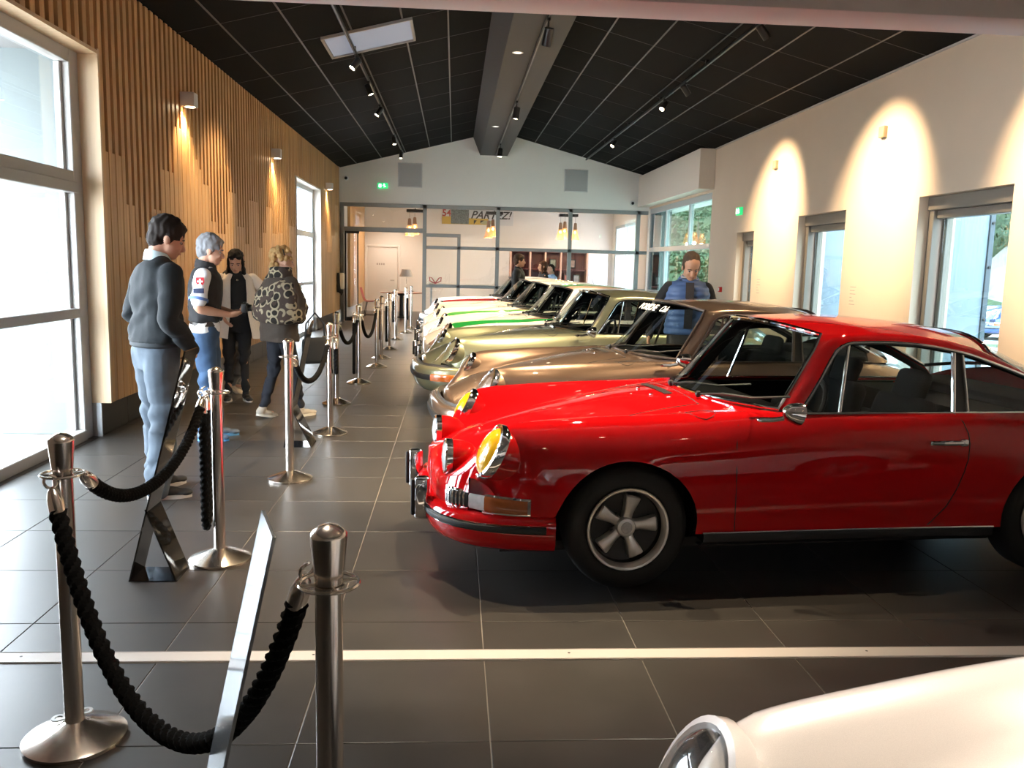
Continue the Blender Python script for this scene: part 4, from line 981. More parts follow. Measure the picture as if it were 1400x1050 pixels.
# windscreen lettering of the bronze car
LET = mat('sticker_white', (.85, .82, .76), .6)
for txt, y_c, sz, sh in (('PORSCHE', .19, .095, .15), ('Club', -.19, .085, .35)):
    me = text_mesh(txt, sz, sh, .0006, bold=.002); me.materials.append(LET)
    o = obj('windscreen_lettering', me, bz)
    xa = Vector((0, -1, 0)); ya = Vector((.68, 0, .733)); za = xa.cross(ya)
    o.matrix_local = Matrix.Translation(Vector((.858, y_c, 1.259)) + za * .008) @ Matrix((xa, ya, za)).transposed().to_4x4()
    o['label'] = 'white sticker lettering'
# ------------------------------------------------------------------ barrier: posts, ropes, information stands
ROPE = mat('black_rope', (.005, .005, .005), .95, bump=.6, scale=120, spec=.15)
def stanchion_meshes():
    d = {}
    d['base'] = MB().lathe([(0, 0), (.158, 0), (.160, .004), (.160, .014), (.150, .020), (.06, .058), (.034, .066), (.030, .068)], 40)
    d['pole'] = MB().lathe([(.030, .06), (.030, .895), (.024, .90)], 28)
    d['collar'] = MB().lathe([(.034, .895), (.034, .902), (.026, .904)], 24)
    ring = [(.064 * math.cos(a), .064 * math.sin(a), .905) for a in np.linspace(0, 2 * PI, 33)[:-1]]
    d['collar'].tube(ring, .0045, 6, closed=True)
    for k in range(4):
        a = k * PI / 2; d['collar'].tube([(.03 * math.cos(a), .03 * math.sin(a), .903), (.064 * math.cos(a), .064 * math.sin(a), .905)], .005, 6)
    d['cap'] = MB().lathe([(.030, .905), (.032, .925), (.040, 1.010), (.040, 1.016), (.034, 1.024), (.02, 1.034), (0, 1.038)], 28)
    out = {}
    for k, mb in d.items():
        me = mb.mesh(k); me.materials.append(STEEL); me.polygons.foreach_set('use_smooth', [True] * len(me.polygons)); me.set_sharp_from_angle(angle=math.radians(40)); out[k] = me
    return out
STM = stanchion_meshes()
ST = [(-.262, 1.80), (-1.235, 2.74), (-1.225, 4.48), (-1.18, 6.20), (-1.13, 7.89), (-1.30, 9.58), (-1.235, 11.25), (-1.16, 13.02), (-1.19, 14.22), (-1.17, 15.68), (-1.19, 17.7), (-1.08, 19.4), (-1.02, 20.6)]
LBL = ['brushed steel barrier post whose rope hangs past the leaning acrylic panel', 'brushed steel barrier post with round base that carries two black ropes', 'brushed steel barrier post with a folded rope loop hanging beside it', 'brushed steel barrier post standing alone beside the woman in the patterned shawl',
    'steel barrier post with a short rope loop, level with the bronze car nose', 'steel barrier post set nearer the timber wall, level with the sage green car', 'steel barrier post with a long hanging rope loop, just past the sage green car nose', 'steel barrier post level with the white green-striped car nose', 'steel barrier post with a rope loop, level with the cream green-striped car nose',
    'steel barrier post with a long rope loop, just before the peach-cream car nose', 'steel barrier post between the peach-cream and the red-striped car noses', 'steel barrier post with a rope loop, just past the red-striped car nose', 'last steel barrier post of the line, right before the glass partition']
stn = []
for i, (x, y) in enumerate(ST):
    t = empty('barrier_post', (x, y, 0), .4, LBL[i], 'barrier post', 'steel barrier posts')
    for k in STM: obj({'base': 'base', 'pole': 'pole', 'collar': 'ring_collar', 'cap': 'cap'}[k], STM[k], t)
    if i == 1:
        mb = MB()
        for a in (.9, 2.6): mb.lathe([(.010, 0), (.012, .004), (.022, .004), (.024, 0)], 14, (.055 * math.cos(a), .055 * math.sin(a), .068))
        mb.build('cable_eyelet', mat('eyelet', (.5, .5, .5), .3, metal=.8), t)
    stn.append(t)
def braid(pts, R=.0215, strands=3, twist=62):
    """Twisted rope surface round a polyline."""
    P = [Vector(p) for p in pts]; L = [0]
    for a, b in zip(P[:-1], P[1:]): L.append(L[-1] + (b - a).length)
    tot = L[-1]; n = max(24, int(tot / .009)); ring = 14; G = []; u = None
    for i in range(n + 1):
        s = tot * i / n; k = 0
        while k < len(L) - 2 and L[k + 1] < s: k += 1
        t = (s - L[k]) / max(1e-6, L[k + 1] - L[k]); p = P[k].lerp(P[k + 1], t)
        a = P[max(0, k - 1)].lerp(P[k], t) if k > 0 else P[k]; b = P[k + 1].lerp(P[min(len(P) - 1, k + 2)], t) if k + 2 < len(P) else P[k + 1]
        T = (b - a).normalized()
        if u is None: u = T.orthogonal().normalized()
        u = (u - T * u.dot(T)).normalized(); v = T.cross(u); row = []
        for j in range(ring):
            th = 2 * PI * j / ring; r = R * (.66 + .42 * abs(math.cos(strands * (th - s * twist) / 2)))
            row.append(tuple(p + (u * math.cos(th) + v * math.sin(th)) * r))
        G.append(row)
    return MB().grid(G, closev=True, flip=True)
def catenary(a, b, sag, n=40):
    a, b = Vector(a), Vector(b); o = []
    for i in range(n + 1):
        t = i / n; p = a.lerp(b, t); p.z -= sag * 4 * t * (1 - t) * (1 + .25 * (2 * t - 1) ** 2); o.append(p)
    return o
def rope(a, b, sag, label, R=.0215, pts=None):
    pts = pts or catenary(a, b, sag); t = empty('barrier_rope', tuple(pts[0]), 0, label, 'rope', 'black barrier ropes'); o = pts[0].copy(); pts = [p - o for p in pts]
    n = len(pts)
    for e, f in ((0, 2), (n - 1, n - 3)):
        d = (pts[f] - pts[e]).normalized(); M = Matrix.Translation(pts[e]) @ frame_to(d).to_4x4()
        h = MB().lathe([(.006, 0), (.016, .012), (.021, .03), (.024, .045), (.024, .085), (.021, .088)], 18, M=M).build('end_ferrule', STEEL, t)
        hk = [M @ Vector((.020 * math.sin(q), 0, -.018 - .020 * math.cos(q))) for q in np.linspace(0, 1.7 * PI, 12)]
        MB().tube([tuple(q) for q in hk], .0045, 6).build('snap_hook', STEEL, h)
    L = 0; a0 = 0; b0 = n - 1
    trim = [p for i, p in enumerate(pts)]
    def cut(ps, d):
        acc = 0
        for i in range(len(ps) - 1):
            l = (ps[i + 1] - ps[i]).length
            if acc + l > d: return [ps[i].lerp(ps[i + 1], (d - acc) / l)] + ps[i + 1:]
            acc += l
        return ps
    q = cut(trim, .075); q = cut(q[::-1], .075)[::-1]
    braid(q, R).build('rope', ROPE, t); return t
def hook(i, dx, dy, z=.885): return (ST[i][0] + dx, ST[i][1] + dy, z)
rope(hook(0, -.06, .055, .90), hook(1, .0, -.075, .88), .60, 'thick black braided rope sagging low behind the leaning acrylic panel', .026)
rope(hook(1, .03, .075), hook(2, -.05, -.06), .23, 'black braided rope slung between the round-based post and the post with the loop', .024)
def loop(i, dx, w_, depth, label):
    a = Vector(hook(i, dx, -.03)); b = Vector(hook(i, dx - .01, w_ - .03)); pts = []
    for k in range(31):
        t = k / 30; ang = PI * t
        if t < .42: p = a.lerp(Vector((a.x, a.y, a.z - depth + .05)), t / .42)
        elif t > .58: p = Vector((b.x, b.y, b.z - depth + .05)).lerp(b, (t - .58) / .42)
        else:
            q = (t - .42) / .16; c = (a + b) / 2; r = (b - a) / 2; p = c - r * math.cos(PI * q); p.z = a.z - depth + .05 - .06 * math.sin(PI * q)
        pts.append(p)
    rope(None, None, 0, label, .021, pts)
loop(2, -.065, .10, .70, 'black braided rope folded in a hanging loop on the post behind the mirrored stand')
rope(hook(3, .02, .07), hook(4, 0, -.07), .26, 'black rope slung behind the woman in the patterned shawl')
rope(hook(5, .02, .07), hook(6, 0, -.07), .27, 'black rope slung between two distant posts before the timber wall end')
loop(4, .06, .09, .30, 'short black rope loop hanging from a post behind the shawl woman')
loop(6, -.06, .12, .74, 'long black rope loop hanging on the post nearest the sage green car')
rope(hook(6, .02, .07), hook(7, 0, -.07), .34, 'black rope running from the looped post toward the lobby')
loop(8, -.05, .10, .55, 'black rope loop hanging on a far post in front of the red chair')
loop(9, -.05, .10, .72, 'black rope loop hanging on a far post in front of the round table')
loop(10, -.05, .10, .50, 'black rope loop hanging on the far post before the white table lamp')
loop(11, .04, .10, .55, 'black rope loop hanging on one of the last posts by the lobby')

MIRR = mat('dark_mirror_acrylic', (.09, .085, .08), .05, metal=.85)
ACR = mat('silver_acrylic', (.62, .68, .73), .10, metal=.75)
def info_stand(loc, label, m, wdt, h, top_dx, base_dx, rz=0):
    """Side profile in x-z: leaning panel, folded foot and strut; width along y."""
    t = empty('information_stand', loc, rz, label, 'information stand', 'information stands beside the barrier')
    th = .008; n = Vector((h, 0, -top_dx)).normalized()
    def plate(a, b, y0_, y1_, nm, mm, tk=th, cut=0):
        a, b = Vector((a[0], 0, a[1])), Vector((b[0], 0, b[1])); d = (b - a).normalized(); nn = Vector((d.z, 0, -d.x)) * tk
        vs = [(a.x, y0_, a.z), (a.x, y1_, a.z), (b.x, y1_, b.z), (b.x, y0_, b.z - cut)]
        MB().add(vs + [(x + nn.x, y, z + nn.z) for x, y, z in vs], [(0, 1, 2, 3), (7, 6, 5, 4), (0, 4, 5, 1), (1, 5, 6, 2), (2, 6, 7, 3), (3, 7, 4, 0)]).build(nm, mm, t, smooth=False)
    plate((0, 0), (top_dx, h), 0, wdt, 'panel', m, cut=.0)
    plate((0, .004), (base_dx, .004), 0, wdt, 'foot_plate', m)
    k = .32; plate((top_dx * k, h * k), (base_dx, .0), .0, wdt, 'strut', m)
    return t
info_stand((-1.585, 4.16, 0), 'dark mirrored folded information stand at the jeans of the man in the dark sweater', MIRR, .20, 1.15, .30, .235)
info_stand((-1.44, 7.28, 0), 'dark mirrored folded information stand in front of the woman in the patterned shawl', MIRR, .26, 1.08, .22, .24)
info_stand((-.600, 1.80, 0), 'silvery acrylic information stand leaning beside the thick sagging rope', ACR, .22, .985, .215, .20, .32)
# ------------------------------------------------------------------ people (local frame: facing +x, left +y)
SKINS = {'tan': mat('skin_tan', (.50, .27, .18), .55, var=.08, scale=14), 'fair': mat('skin_fair', (.62, .38, .28), .55, var=.08, scale=14), 'warm': mat('skin_warm', (.55, .28, .16), .55, var=.08, scale=14)}
EYE = mat('eye_dark', (.02, .012, .01), .15); EYEW = mat('eye_white', (.30, .26, .24), .4); LIP = mat('lip', (.38, .13, .10), .5)
def loftp(mb, secs, n=18, sq=2.3):
    P = []
    for cx, cy, cz, rx_, ry_ in secs:
        ring = []
        for j in range(n):
            a = 2 * PI * j / n; c, s_ = math.cos(a), math.sin(a)
            ring.append((cx + rx_ * math.copysign(abs(c) ** (2 / sq), c), cy + ry_ * math.copysign(abs(s_) ** (2 / sq), s_), cz))
        P.append(ring)
    o = len(mb.v); mb.grid(P, closev=True); k = len(P)
    mb.f.append(tuple(o + j for j in range(n))[::-1]); mb.mi.append(0); mb.f.append(tuple(o + (k - 1) * n + j for j in range(n))); mb.mi.append(0)
def limb(mb, pts, rs, k=4):
    """smooth tapering tube through joints"""
    P = [Vector(p) for p in pts]; Q = []; R = []
    for i in range(len(P) - 1):
        for j in range(k):
            t = j / k; Q.append(P[i].lerp(P[i + 1], t)); R.append(rs[i] + (rs[i + 1] - rs[i]) * t)
    Q.append(P[-1]); R.append(rs[-1])
    for _ in range(2):
        Q2 = Q[:]
        for i in range(1, len(Q) - 1): Q2[i] = (Q[i - 1] + Q[i] * 2 + Q[i + 1]) / 4
        Q = Q2
    mb.tube(Q, R, 14); mb.ell(Q[0], (R[0],) * 3); mb.ell(Q[-1], (R[-1],) * 3)
def hand(mb, w, d, n, side, curl=.5, spread=0):
    w, d, n = Vector(w), Vector(d).normalized(), Vector(n); n = (n - d * n.dot(d)).normalized(); lat = d.cross(n) * side
    R = Matrix((d, lat, n)).transposed(); mb.ell(w + d * .045, (.056, .040, .019), R); mb.ell(w + d * .01, (.035, .028, .021), R)
    for k, (off, ln) in enumerate(((.030, .88), (.011, 1.0), (-.010, .95), (-.029, .75))):
        p = w + d * .082 + lat * off; a = 0; pts = [p - d * .02]; q = p
        pts.append(q)
        for seg, f in ((.042, .45), (.028, .8), (.022, .6)):
            a += curl * f * 1.25; dir_ = d * math.cos(a) + n * math.sin(a); q = q + dir_ * seg * ln; pts.append(q)
        mb.tube(pts, [.0095, .0095, .009, .0085, .007], 8); mb.ell(pts[-1], (.007,) * 3, n=8, m=6)
    b = w + d * .022 + lat * .030; t1 = b + lat * .026 + d * .030 + n * .012; t2 = t1 + lat * .004 + d * .028 + n * .012 * (1 + curl)
    mb.tube([b - lat * .01, b, t1, t2], [.012, .012, .010, .0085], 8); mb.ell(t2, (.0085,) * 3, n=8, m=6)
def head_frame(pose):
    yaw, pit, rol = (math.radians(v) for v in pose.get('head', (0, 0, 0))); ln = pose.get('lean', 0)
    piv = Vector((ln * 1.05 + .0, 0, 1.50)); return Matrix.Translation(piv) @ (Matrix.Rotation(yaw, 4, 'Z') @ Matrix.Rotation(pit, 4, 'Y') @ Matrix.Rotation(rol, 4, 'X')) @ Matrix.Translation((.02, 0, .125))
def person(loc, rz, H, label, skin='tan', hair=('short', (.02, .012, .008)), pose=None, top=None, pants=None, shoes=(.02, .02, .02), group=None, fem=False, extras=None):
    pose = pose or {}; s = H / 1.75; ln = pose.get('lean', 0)
    t = empty('person', loc, rz, label, 'person', group); t.scale = (s, s, s)
    lx_ = lambda z: ln * max(0, min(1.1, (z - .95) / .5))
    sw = .175 if fem else .195; wst = .125 if fem else .15
    sh = {1: Vector((ln, sw, 1.425)), -1: Vector((ln, -sw, 1.425))}
    arms = {}
    for sd, k in ((1, 'armL'), (-1, 'armR')):
        a = pose.get(k, {}); el = Vector(a.get('el', (ln - .03, sd * (sw + .06), 1.13))); wr_ = Vector(a.get('wr', (ln + .06, sd * (sw + .07), .89)))
        arms[sd] = (sh[sd], el, wr_, Vector(a.get('d', (wr_ - el))), Vector(a.get('n', (0, -sd, 0))), a.get('curl', .5))
    legs = {}
    for sd, k in ((1, 'legL'), (-1, 'legR')):
        a = pose.get(k, {}); hp = Vector((0, sd * .085, .92)); legs[sd] = (hp, Vector(a.get('kn', (.03, sd * .10, .50))), Vector(a.get('an', (-.02, sd * .11, .085))), math.radians(a.get('yaw', sd * 10)), math.radians(a.get('pitch', 0)))
    # body: one continuous surface
    HM = head_frame(pose); hr = lambda p: HM @ Vector(p); HR = HM.to_3x3()
    mb = MB(); ts = [(.84, .095, .15), (.95, .105, .165), (1.08, .092, wst - .01), (1.24, .105, .145), (1.37, .10, .155), (1.45, .065, .11)]
    loftp(mb, [(lx_(z), 0, z, a, b) for z, a, b in ts])
    limb(mb, [(ln * 1.0, 0, 1.42), hr((-.035, 0, -.10)), hr((-.02, 0, -.02))], [.062, .056, .058])
    for sd in (1, -1):
        a = arms[sd]; limb(mb, [sh[sd] * .98, a[0].lerp(a[1], .5), a[1], a[1].lerp(a[2], .35), a[2]], [.052, .046, .039, .040, .026]); hand(mb, a[2], a[3], a[4], sd, a[5])
        l = legs[sd]; limb(mb, [l[0], l[0].lerp(l[1], .5), l[1], l[1].lerp(l[2], .35), l[2]], [.070, .060, .045, .042, .030]); fw = Vector((math.cos(l[3]), math.sin(l[3]), 0)); mb.ell(l[2] + fw * .06 + Vector((0, 0, -.055)), (.08, .028, .020), Matrix.Rotation(l[3], 3, 'Z'))
    E = lambda c, r: mb.ell(hr(c), r, HR, n=18, m=12)
    E((-.012, 0, .035), (.098, .081, .092)); E((.028, 0, -.03), (.064, .067, .088)); E((.052, 0, -.088), (.036, .040, .028)); E((.030, 0, -.075), (.05, .052, .035))
    for sd in (1, -1): E((-.002, sd * .083, -.012), (.022, .010, .034)); E((.070, sd * .034, -.032), (.022, .022, .022))
    E((.078, 0, .024), (.014, .048, .011)); mb.tube([hr((.086, 0, .012)), hr((.100, 0, -.015)), hr((.112, 0, -.036))], [.008, .011, .014], 10); E((.106, 0, -.040), (.014, .018, .011)); E((.083, 0, -.066), (.014, .026, .011))
    obj('body', remesh(mb, .0075, 3, name='body'), t).data.materials.append(SKINS[skin])
    for sd in (1, -1):
        MB().ell(hr((.077, sd * .032, .000)), (.010, .013, .008), HR).build('eye', EYEW, t); MB().ell(hr((.085, sd * .032, -.001)), (.004, .0065, .0065), HR).build('iris', EYE, t)
        MB().tube([hr((.090, sd * .014, .020)), hr((.091, sd * .033, .025)), hr((.080, sd * .052, .019))], [.004, .0045, .003], 6).build('eyebrow', mat('brow_' + str(hair[1]), tuple(c * .8 for c in hair[1]), .7), t)
    MB().tube([hr((.088, .022, -.066)), hr((.0975, 0, -.064)), hr((.088, -.022, -.066))], [.003, .005, .003], 6).build('mouth', LIP, t)
    # hair
    st, hc = hair; mb = MB(); G = lambda c, r: mb.ell(hr(c), r, HR, n=18, m=12)
    hm = mat('hair_' + str(hc), hc, .75, spec=.2, var=.35, scale=40, bump=.5, stretch=(1, 1, .4))
    if st in ('short', 'full', 'crop'):
        k = {'short': 0, 'full': .010, 'crop': .001}[st]
        G((-.022, 0, .048), (.099 + k, .085 + k, .092 + k)); G((-.055, 0, -.01), (.055 + k, .066 + k, .072 + k))
        if st == 'crop': mb = MB(); G = lambda c, r: mb.ell(hr(c), r, HR, n=18, m=12); G((-.036, 0, .060), (.100, .084, .084)); G((-.055, 0, .0), (.054, .070, .068)); G((-.012, .074, .012), (.045, .014, .05)); G((-.012, -.074, .012), (.045, .014, .05))
        if st == 'full': G((.040, .01, .092), (.048, .055, .026)); G((-.05, 0, -.05), (.05, .058, .05)); G((.012, .074, .02), (.022, .012, .045)); G((.012, -.074, .02), (.022, .012, .045))
        dv, ds = (.009, 38) if st != 'crop' else (.005, 48)
    elif st == 'long':
        G((-.022, 0, .046), (.103, .086, .096)); G((-.055, 0, -.05), (.058, .080, .10)); G((-.06, 0, -.17), (.05, .085, .12)); G((-.055, 0, -.25), (.045, .08, .07))
        for sd in (1, -1): G((.02, sd * .078, -.03), (.035, .018, .09)); G((.02, sd * .085, -.14), (.032, .022, .11)); G((.05, sd * .045, .085), (.03, .035, .022))
        dv, ds = .006, 40
    else:
        rr_ = random.Random(11); G((-.025, 0, .05), (.092, .078, .085))
        for _ in range(46):
            a = rr_.uniform(0, 2 * PI); e = rr_.uniform(-.5, 1.4); v = Vector((math.cos(a) * math.cos(e) * .105 - .028, math.sin(a) * math.cos(e) * .085, math.sin(e) * .095 + .045))
            if v.x > .055 and v.z < .07: continue
            r_ = rr_.uniform(.020, .030); mb.ell(hr(v), (r_,) * 3, n=10, m=8)
        for _ in range(12): v = Vector((rr_.uniform(-.12, -.05), rr_.uniform(-.06, .06), rr_.uniform(-.08, .02))); mb.ell(hr(v), (.028,) * 3, n=10, m=8)
        dv, ds = .006, 50
    obj('hair', remesh(mb, .0065, 2, dv, ds, 'hair'), t).data.materials.append(hm)
    # trousers
    if pants:
        g = pants.get('w', 0); mb = MB(); loftp(mb, [(lx_(z), 0, z, a, b) for z, a, b in ((.80, .10, .165), (.90, .118, .182), (.98, .116, .178), (pants.get('top', 1.04), .108, .165))])
        for sd in (1, -1):
            l = legs[sd]; ank = l[2] + (l[1] - l[2]).normalized() * pants.get('cuff', .0); limb(mb, [l[0] + Vector((0, 0, -.01)), l[0].lerp(l[1], .5), l[1], l[1].lerp(ank, .5), ank], [.098 + g, .090 + g, .070 + g, .066 + g * 1.3, .056 + g * 1.4])
        def fold(c): return .006 * math.sin(c.z * 46 + 8 * noise.noise(Vector((c.x * 5, c.y * 5, c.z * 3)))) * (.35 + (1.3 if c.z < .25 or .42 < c.z < .6 else 0))
        obj('trousers', remesh(mb, .011, 4, .010, 7, 'trousers', fold), t).data.materials.append(pants['m'])
        if pants.get('belt'):
            mb = MB(); loftp(mb, [(lx_(1), 0, z, .119, .181) for z in (.985, 1.025)]); mb.build('belt', mat('belt_leather', (.02, .015, .012), .4), t)
    # shoes
    for sd in (1, -1):
        l = legs[sd]; M = Matrix.Translation(l[2]) @ Matrix.Rotation(l[3], 4, 'Z') @ Matrix.Rotation(l[4], 4, 'Y'); mb = MB(); q = M.to_3x3()
        for c, r in (((-.02, 0, -.035), (.055, .040, .045)), ((.06, 0, -.045), (.075, .042, .035)), ((.14, 0, -.055), (.062, .044, .026)), ((-.005, 0, .0), (.045, .040, .04))): mb.ell(M @ Vector(c), r, q)
        sh_ = obj('shoe', remesh(mb, .008, 3, name='shoe'), t); sh_.data.materials.append(mat('shoe_' + str(shoes), shoes, .6))
        mb = MB(); P = []
        for z in (-.085, -.062):
            P.append([tuple(M @ Vector((.062 + .132 * math.cos(a) * 1.0, .047 * math.sin(a) * (1.05 if math.cos(a) > 0 else .9), z))) for a in np.linspace(0, 2 * PI, 25)[:-1]])
        mb.grid(P, closev=True); mb.f += [tuple(range(24))[::-1], tuple(range(24, 48))]; mb.mi += [0, 0]; mb.build('sole', mat('sole_' + str(pose.get('sole', (.5, .48, .45))), pose.get('sole', (.5, .48, .45)), .7), sh_)
    # top
    def torso(mb, hem, g, neck=1.49, flare=0, up=(1.36, .122, .172)):
        z0_ = hem; S_ = [(z0_, .122 + g + flare, .178 + g + flare * .7), (max(z0_ + .02, .98), .122 + g + flare * .5, .176 + g + flare * .4)]
        S_ += [(1.10, .114 + g, wst + .020 + g), (1.24, .122 + g, .172 + g), (1.36, .116 + g, sw - .005 + g), (1.425, .092 + g, sw - .025 + g * .6), (1.455, .080 + g * .6, .125 + g * .4), (neck, .064 + g * .4, .070 + g * .4)]
        loftp(mb, [(lx_(z), 0, z, a, b) for z, a, b in S_])
    def sleeves(mb, f, g, cuff=0):
        for sd in (1, -1):
            a0, a1, a2 = arms[sd][:3]
            if f <= 1: limb(mb, [sh[sd] * .985, a0.lerp(a1, f * .5), a0.lerp(a1, f)], [.066 + g, .062 + g, .058 + g])
            else: limb(mb, [sh[sd] * .985 + Vector((0, -sd * .015, -.012)), a0.lerp(a1, .5), a1, a1.lerp(a2, (f - 1) * .5), a1.lerp(a2, f - 1)], [.066 + g * .4, .060 + g * .5, .052 + g * .5, .048 + g * .5, .038 + g * .5 + cuff])
    for piece in top or []:
        mb = MB(); g = piece.get('g', 0); torso(mb, piece.get('hem', .96), g, piece.get('neck', 1.49), piece.get('flare', 0))
        if piece.get('sl', 0): sleeves(mb, piece['sl'], g, piece.get('cuff', 0))
        for sd in (1, -1):
            limb(mb, [Vector((lx_(1.45), sd * .04, 1.455)), sh[sd] * .9 + Vector((0, 0, .018))], [.052 + g * .3, .048 + g * .3])
            if not piece.get('sl', 0): mb.ell(sh[sd] * .985 + Vector((0, -sd * .045, -.02)), (.075 + g * .5, .045, .062 + g * .3))
        q = piece.get('quilt', 0)
        fo = piece.get('fold', .006)
        def fn(c, q=q, fo=fo):
            if q: return .011 * abs(math.sin(c.z * PI / .062)) - .004
            return fo * math.sin(c.z * 30 + c.y * 14 + 7 * noise.noise(Vector((c.x * 6, c.y * 6, c.z * 4)))) * (1.6 if 1.0 < c.z < 1.15 else .6)
        obj(piece['name'], remesh(mb, .011, 4, piece.get('d', .008), 8, piece['name'], fn), t).data.materials.append(piece['m'])
    if extras: extras(t, hr, HR, sh, arms, lx_)
    return t
def collar(t, lx_, m, name='collar', r=.078, z=1.47, h=.05, tilt=.02):
    P = []
    for rr_, zz_ in ((r + .012, z - .01), (r + .004, z + h * .6), (r - .004, z + h), (r - .014, z + h * .9), (r - .008, z)):
        P.append([(lx_(1.45) + rr_ * math.cos(a) * 1.0, rr_ * math.sin(a) * 1.05, zz_ - tilt * math.cos(a)) for a in np.linspace(0, 2 * PI, 29)[:-1]])
    MB().grid(P, closev=True).build(name, m, t)
def fabric(n, c, v=.15, r=.85, sc=60): return mat(n, c, r, var=v, scale=sc, bump=.25)
def denim(n, c):
    return mat(n, c, .9, var=.65, scale=7, bump=.15)
# man in the dark sweater
def ex1(t, hr, HR, sh, arms, lx_):
    collar(t, lx_, fabric('pale_blue_shirt', (.50, .62, .66)), r=.072, h=.055)
    mb = MB(); loftp(mb, [(lx_(1), 0, z, a, b) for z, a, b in ((.945, .128, .186), (.955, .138, .196), (.985, .138, .196), (1.0, .130, .188))]); mb.build('ribbed_hem', fabric('sweater_rib', (.020, .026, .032)), t)
person((-1.975, 5.80, 0), math.radians(42), 1.86, 'man in dark slate sweater and faded jeans standing with hands in front pockets', 'tan', ('full', (.016, .011, .009)),
    dict(lean=.03, head=(-22, 20, 0), armR=dict(el=(-.04, -.285, 1.13), wr=(.13, -.215, .94), d=(.3, .5, -.6), curl=.6), armL=dict(el=(-.03, .28, 1.13), wr=(.13, .21, .94), d=(.3, -.5, -.6)), legR=dict(kn=(.0, -.10, .50), an=(-.06, -.12, .085), yaw=-25), legL=dict(kn=(.03, .10, .50), an=(.05, .12, .085), yaw=10)),
    [dict(name='sweater', m=fabric('slate_sweater', (.0075, .011, .0145), .2, .9), hem=.97, g=.020, sl=2.0, neck=1.47, d=.014)], dict(m=denim('faded_jeans', (.060, .080, .105)), w=.014, cuff=-.02), (.02, .02, .022), 'visitors', extras=ex1)
# man with camera
def ex2(t, hr, HR, sh, arms, lx_):
    collar(t, lx_, fabric('vest_black', (.012, .012, .014)), r=.080, h=.06); collar(t, lx_, fabric('shirt_white', (.72, .72, .72)), 'shirt_collar', r=.070, h=.045, z=1.465)
    p = sh[-1]; e = arms[-1][1]; d = (e - p).normalized()
    M0 = p.lerp(e, .22) + Vector((0, -.074, 0)); M1 = p.lerp(e, .48) + Vector((0, -.070, 0))
    mb = MB().add([tuple(M0 + Vector(v)) for v in ((-.032, 0, .035), (.032, 0, .035), (.034, .002, -.005), (.018, .004, -.034), (0, .004, -.044), (-.018, .004, -.034), (-.034, .002, -.005))], [tuple(range(7))]); q = mb.build('shield_patch', mat('patch_red', (.50, .02, .03), .7), t, smooth=False)
    MB().box(tuple(M0 + Vector((-.007, -.003, -.024))), tuple(M0 + Vector((.007, 0, .024)))).box(tuple(M0 + Vector((-.022, -.003, -.006))), tuple(M0 + Vector((.022, 0, .008)))).build('cross_mark', mat('patch_white', (.8, .8, .8), .7), q, smooth=False)
    MB().bevbox(tuple(M1 + Vector((-.042, -.004, -.020))), tuple(M1 + Vector((.042, .006, .020))), .003).build('sleeve_patch', mat('patch_navy', (.02, .03, .08), .7, var=.5, scale=60), t)
    a = p.lerp(e, .74); R = frame_to(d); MB().lathe([(.078, -.012), (.079, 0), (.078, .012)], 20, M=Matrix.Translation(a) @ R.to_4x4()).build('sleeve_band', mat('band_blue', (.10, .18, .42), .8), t)
man2 = person((-2.17, 7.62, 0), math.radians(8), 1.79, 'grey-haired man in black vest over white polo shirt holding a small camera', 'tan', ('full', (.20, .205, .22)),
    dict(lean=.02, head=(0, 12, 0), armR=dict(el=(-.02, -.27, 1.14), wr=(.21, -.07, 1.08), d=(.9, .5, .15), n=(0, .5, .6), curl=.75), armL=dict(el=(.0, .26, 1.13), wr=(.22, .08, 1.09), d=(.9, -.5, .1), n=(0, -.5, .6), curl=.75), legR=dict(kn=(.03, -.09, .5), an=(.0, -.10, .085), yaw=-5), legL=dict(kn=(.04, .10, .5), an=(.06, .11, .085), yaw=10), sole=(.10, .32, .62)),
    [dict(name='polo_shirt', m=fabric('shirt_white', (.72, .72, .72), .06), hem=.93, g=.004, sl=.78, neck=1.49), dict(name='vest', m=fabric('vest_black', (.012, .012, .014)), hem=1.02, g=.020, sl=0, neck=1.48)], dict(m=denim('blue_jeans', (.03, .065, .13)), w=.004, belt=True), (.10, .14, .20), 'visitors', extras=ex2)
c = empty('compact_camera', (-2.17 + .335, 7.62 + .05, 1.165), .1, 'small black compact camera held in the grey-haired man\'s hands', 'camera')
MB().bevbox((-.025, -.065, -.04), (.025, .065, .04), .010, n=3).build('camera_body', BLACKM, c); MB().lathe([(.030, .0), (.030, .03), (.026, .034), (0, .030)], 18, (.025, 0, 0), 'x').build('lens_barrel', BLACKM, c); MB().bevbox((-.01, -.02, .04), (.012, .02, .052), .004).build('viewfinder', BLACKM, c)
# partly hidden visitor behind him
person((-2.62, 10.35, 0), math.radians(-15), 1.70, 'visitor in grey jeans and beige sneakers half hidden behind the man with the camera', 'tan', ('short', (.02, .013, .01)),
    dict(head=(0, 20, 0), legR=dict(kn=(.20, -.07, .50), an=(.03, -.08, .145), yaw=0, pitch=34), legL=dict(kn=(.03, .10, .5), an=(-.05, .10, .085)), sole=(.6, .55, .45)),
    [dict(name='sweatshirt', m=fabric('dark_sweatshirt', (.02, .02, .024)), hem=.96, g=.012, sl=2.0)], dict(m=denim('grey_jeans', (.10, .105, .11)), w=.006), (.55, .46, .34), 'visitors')
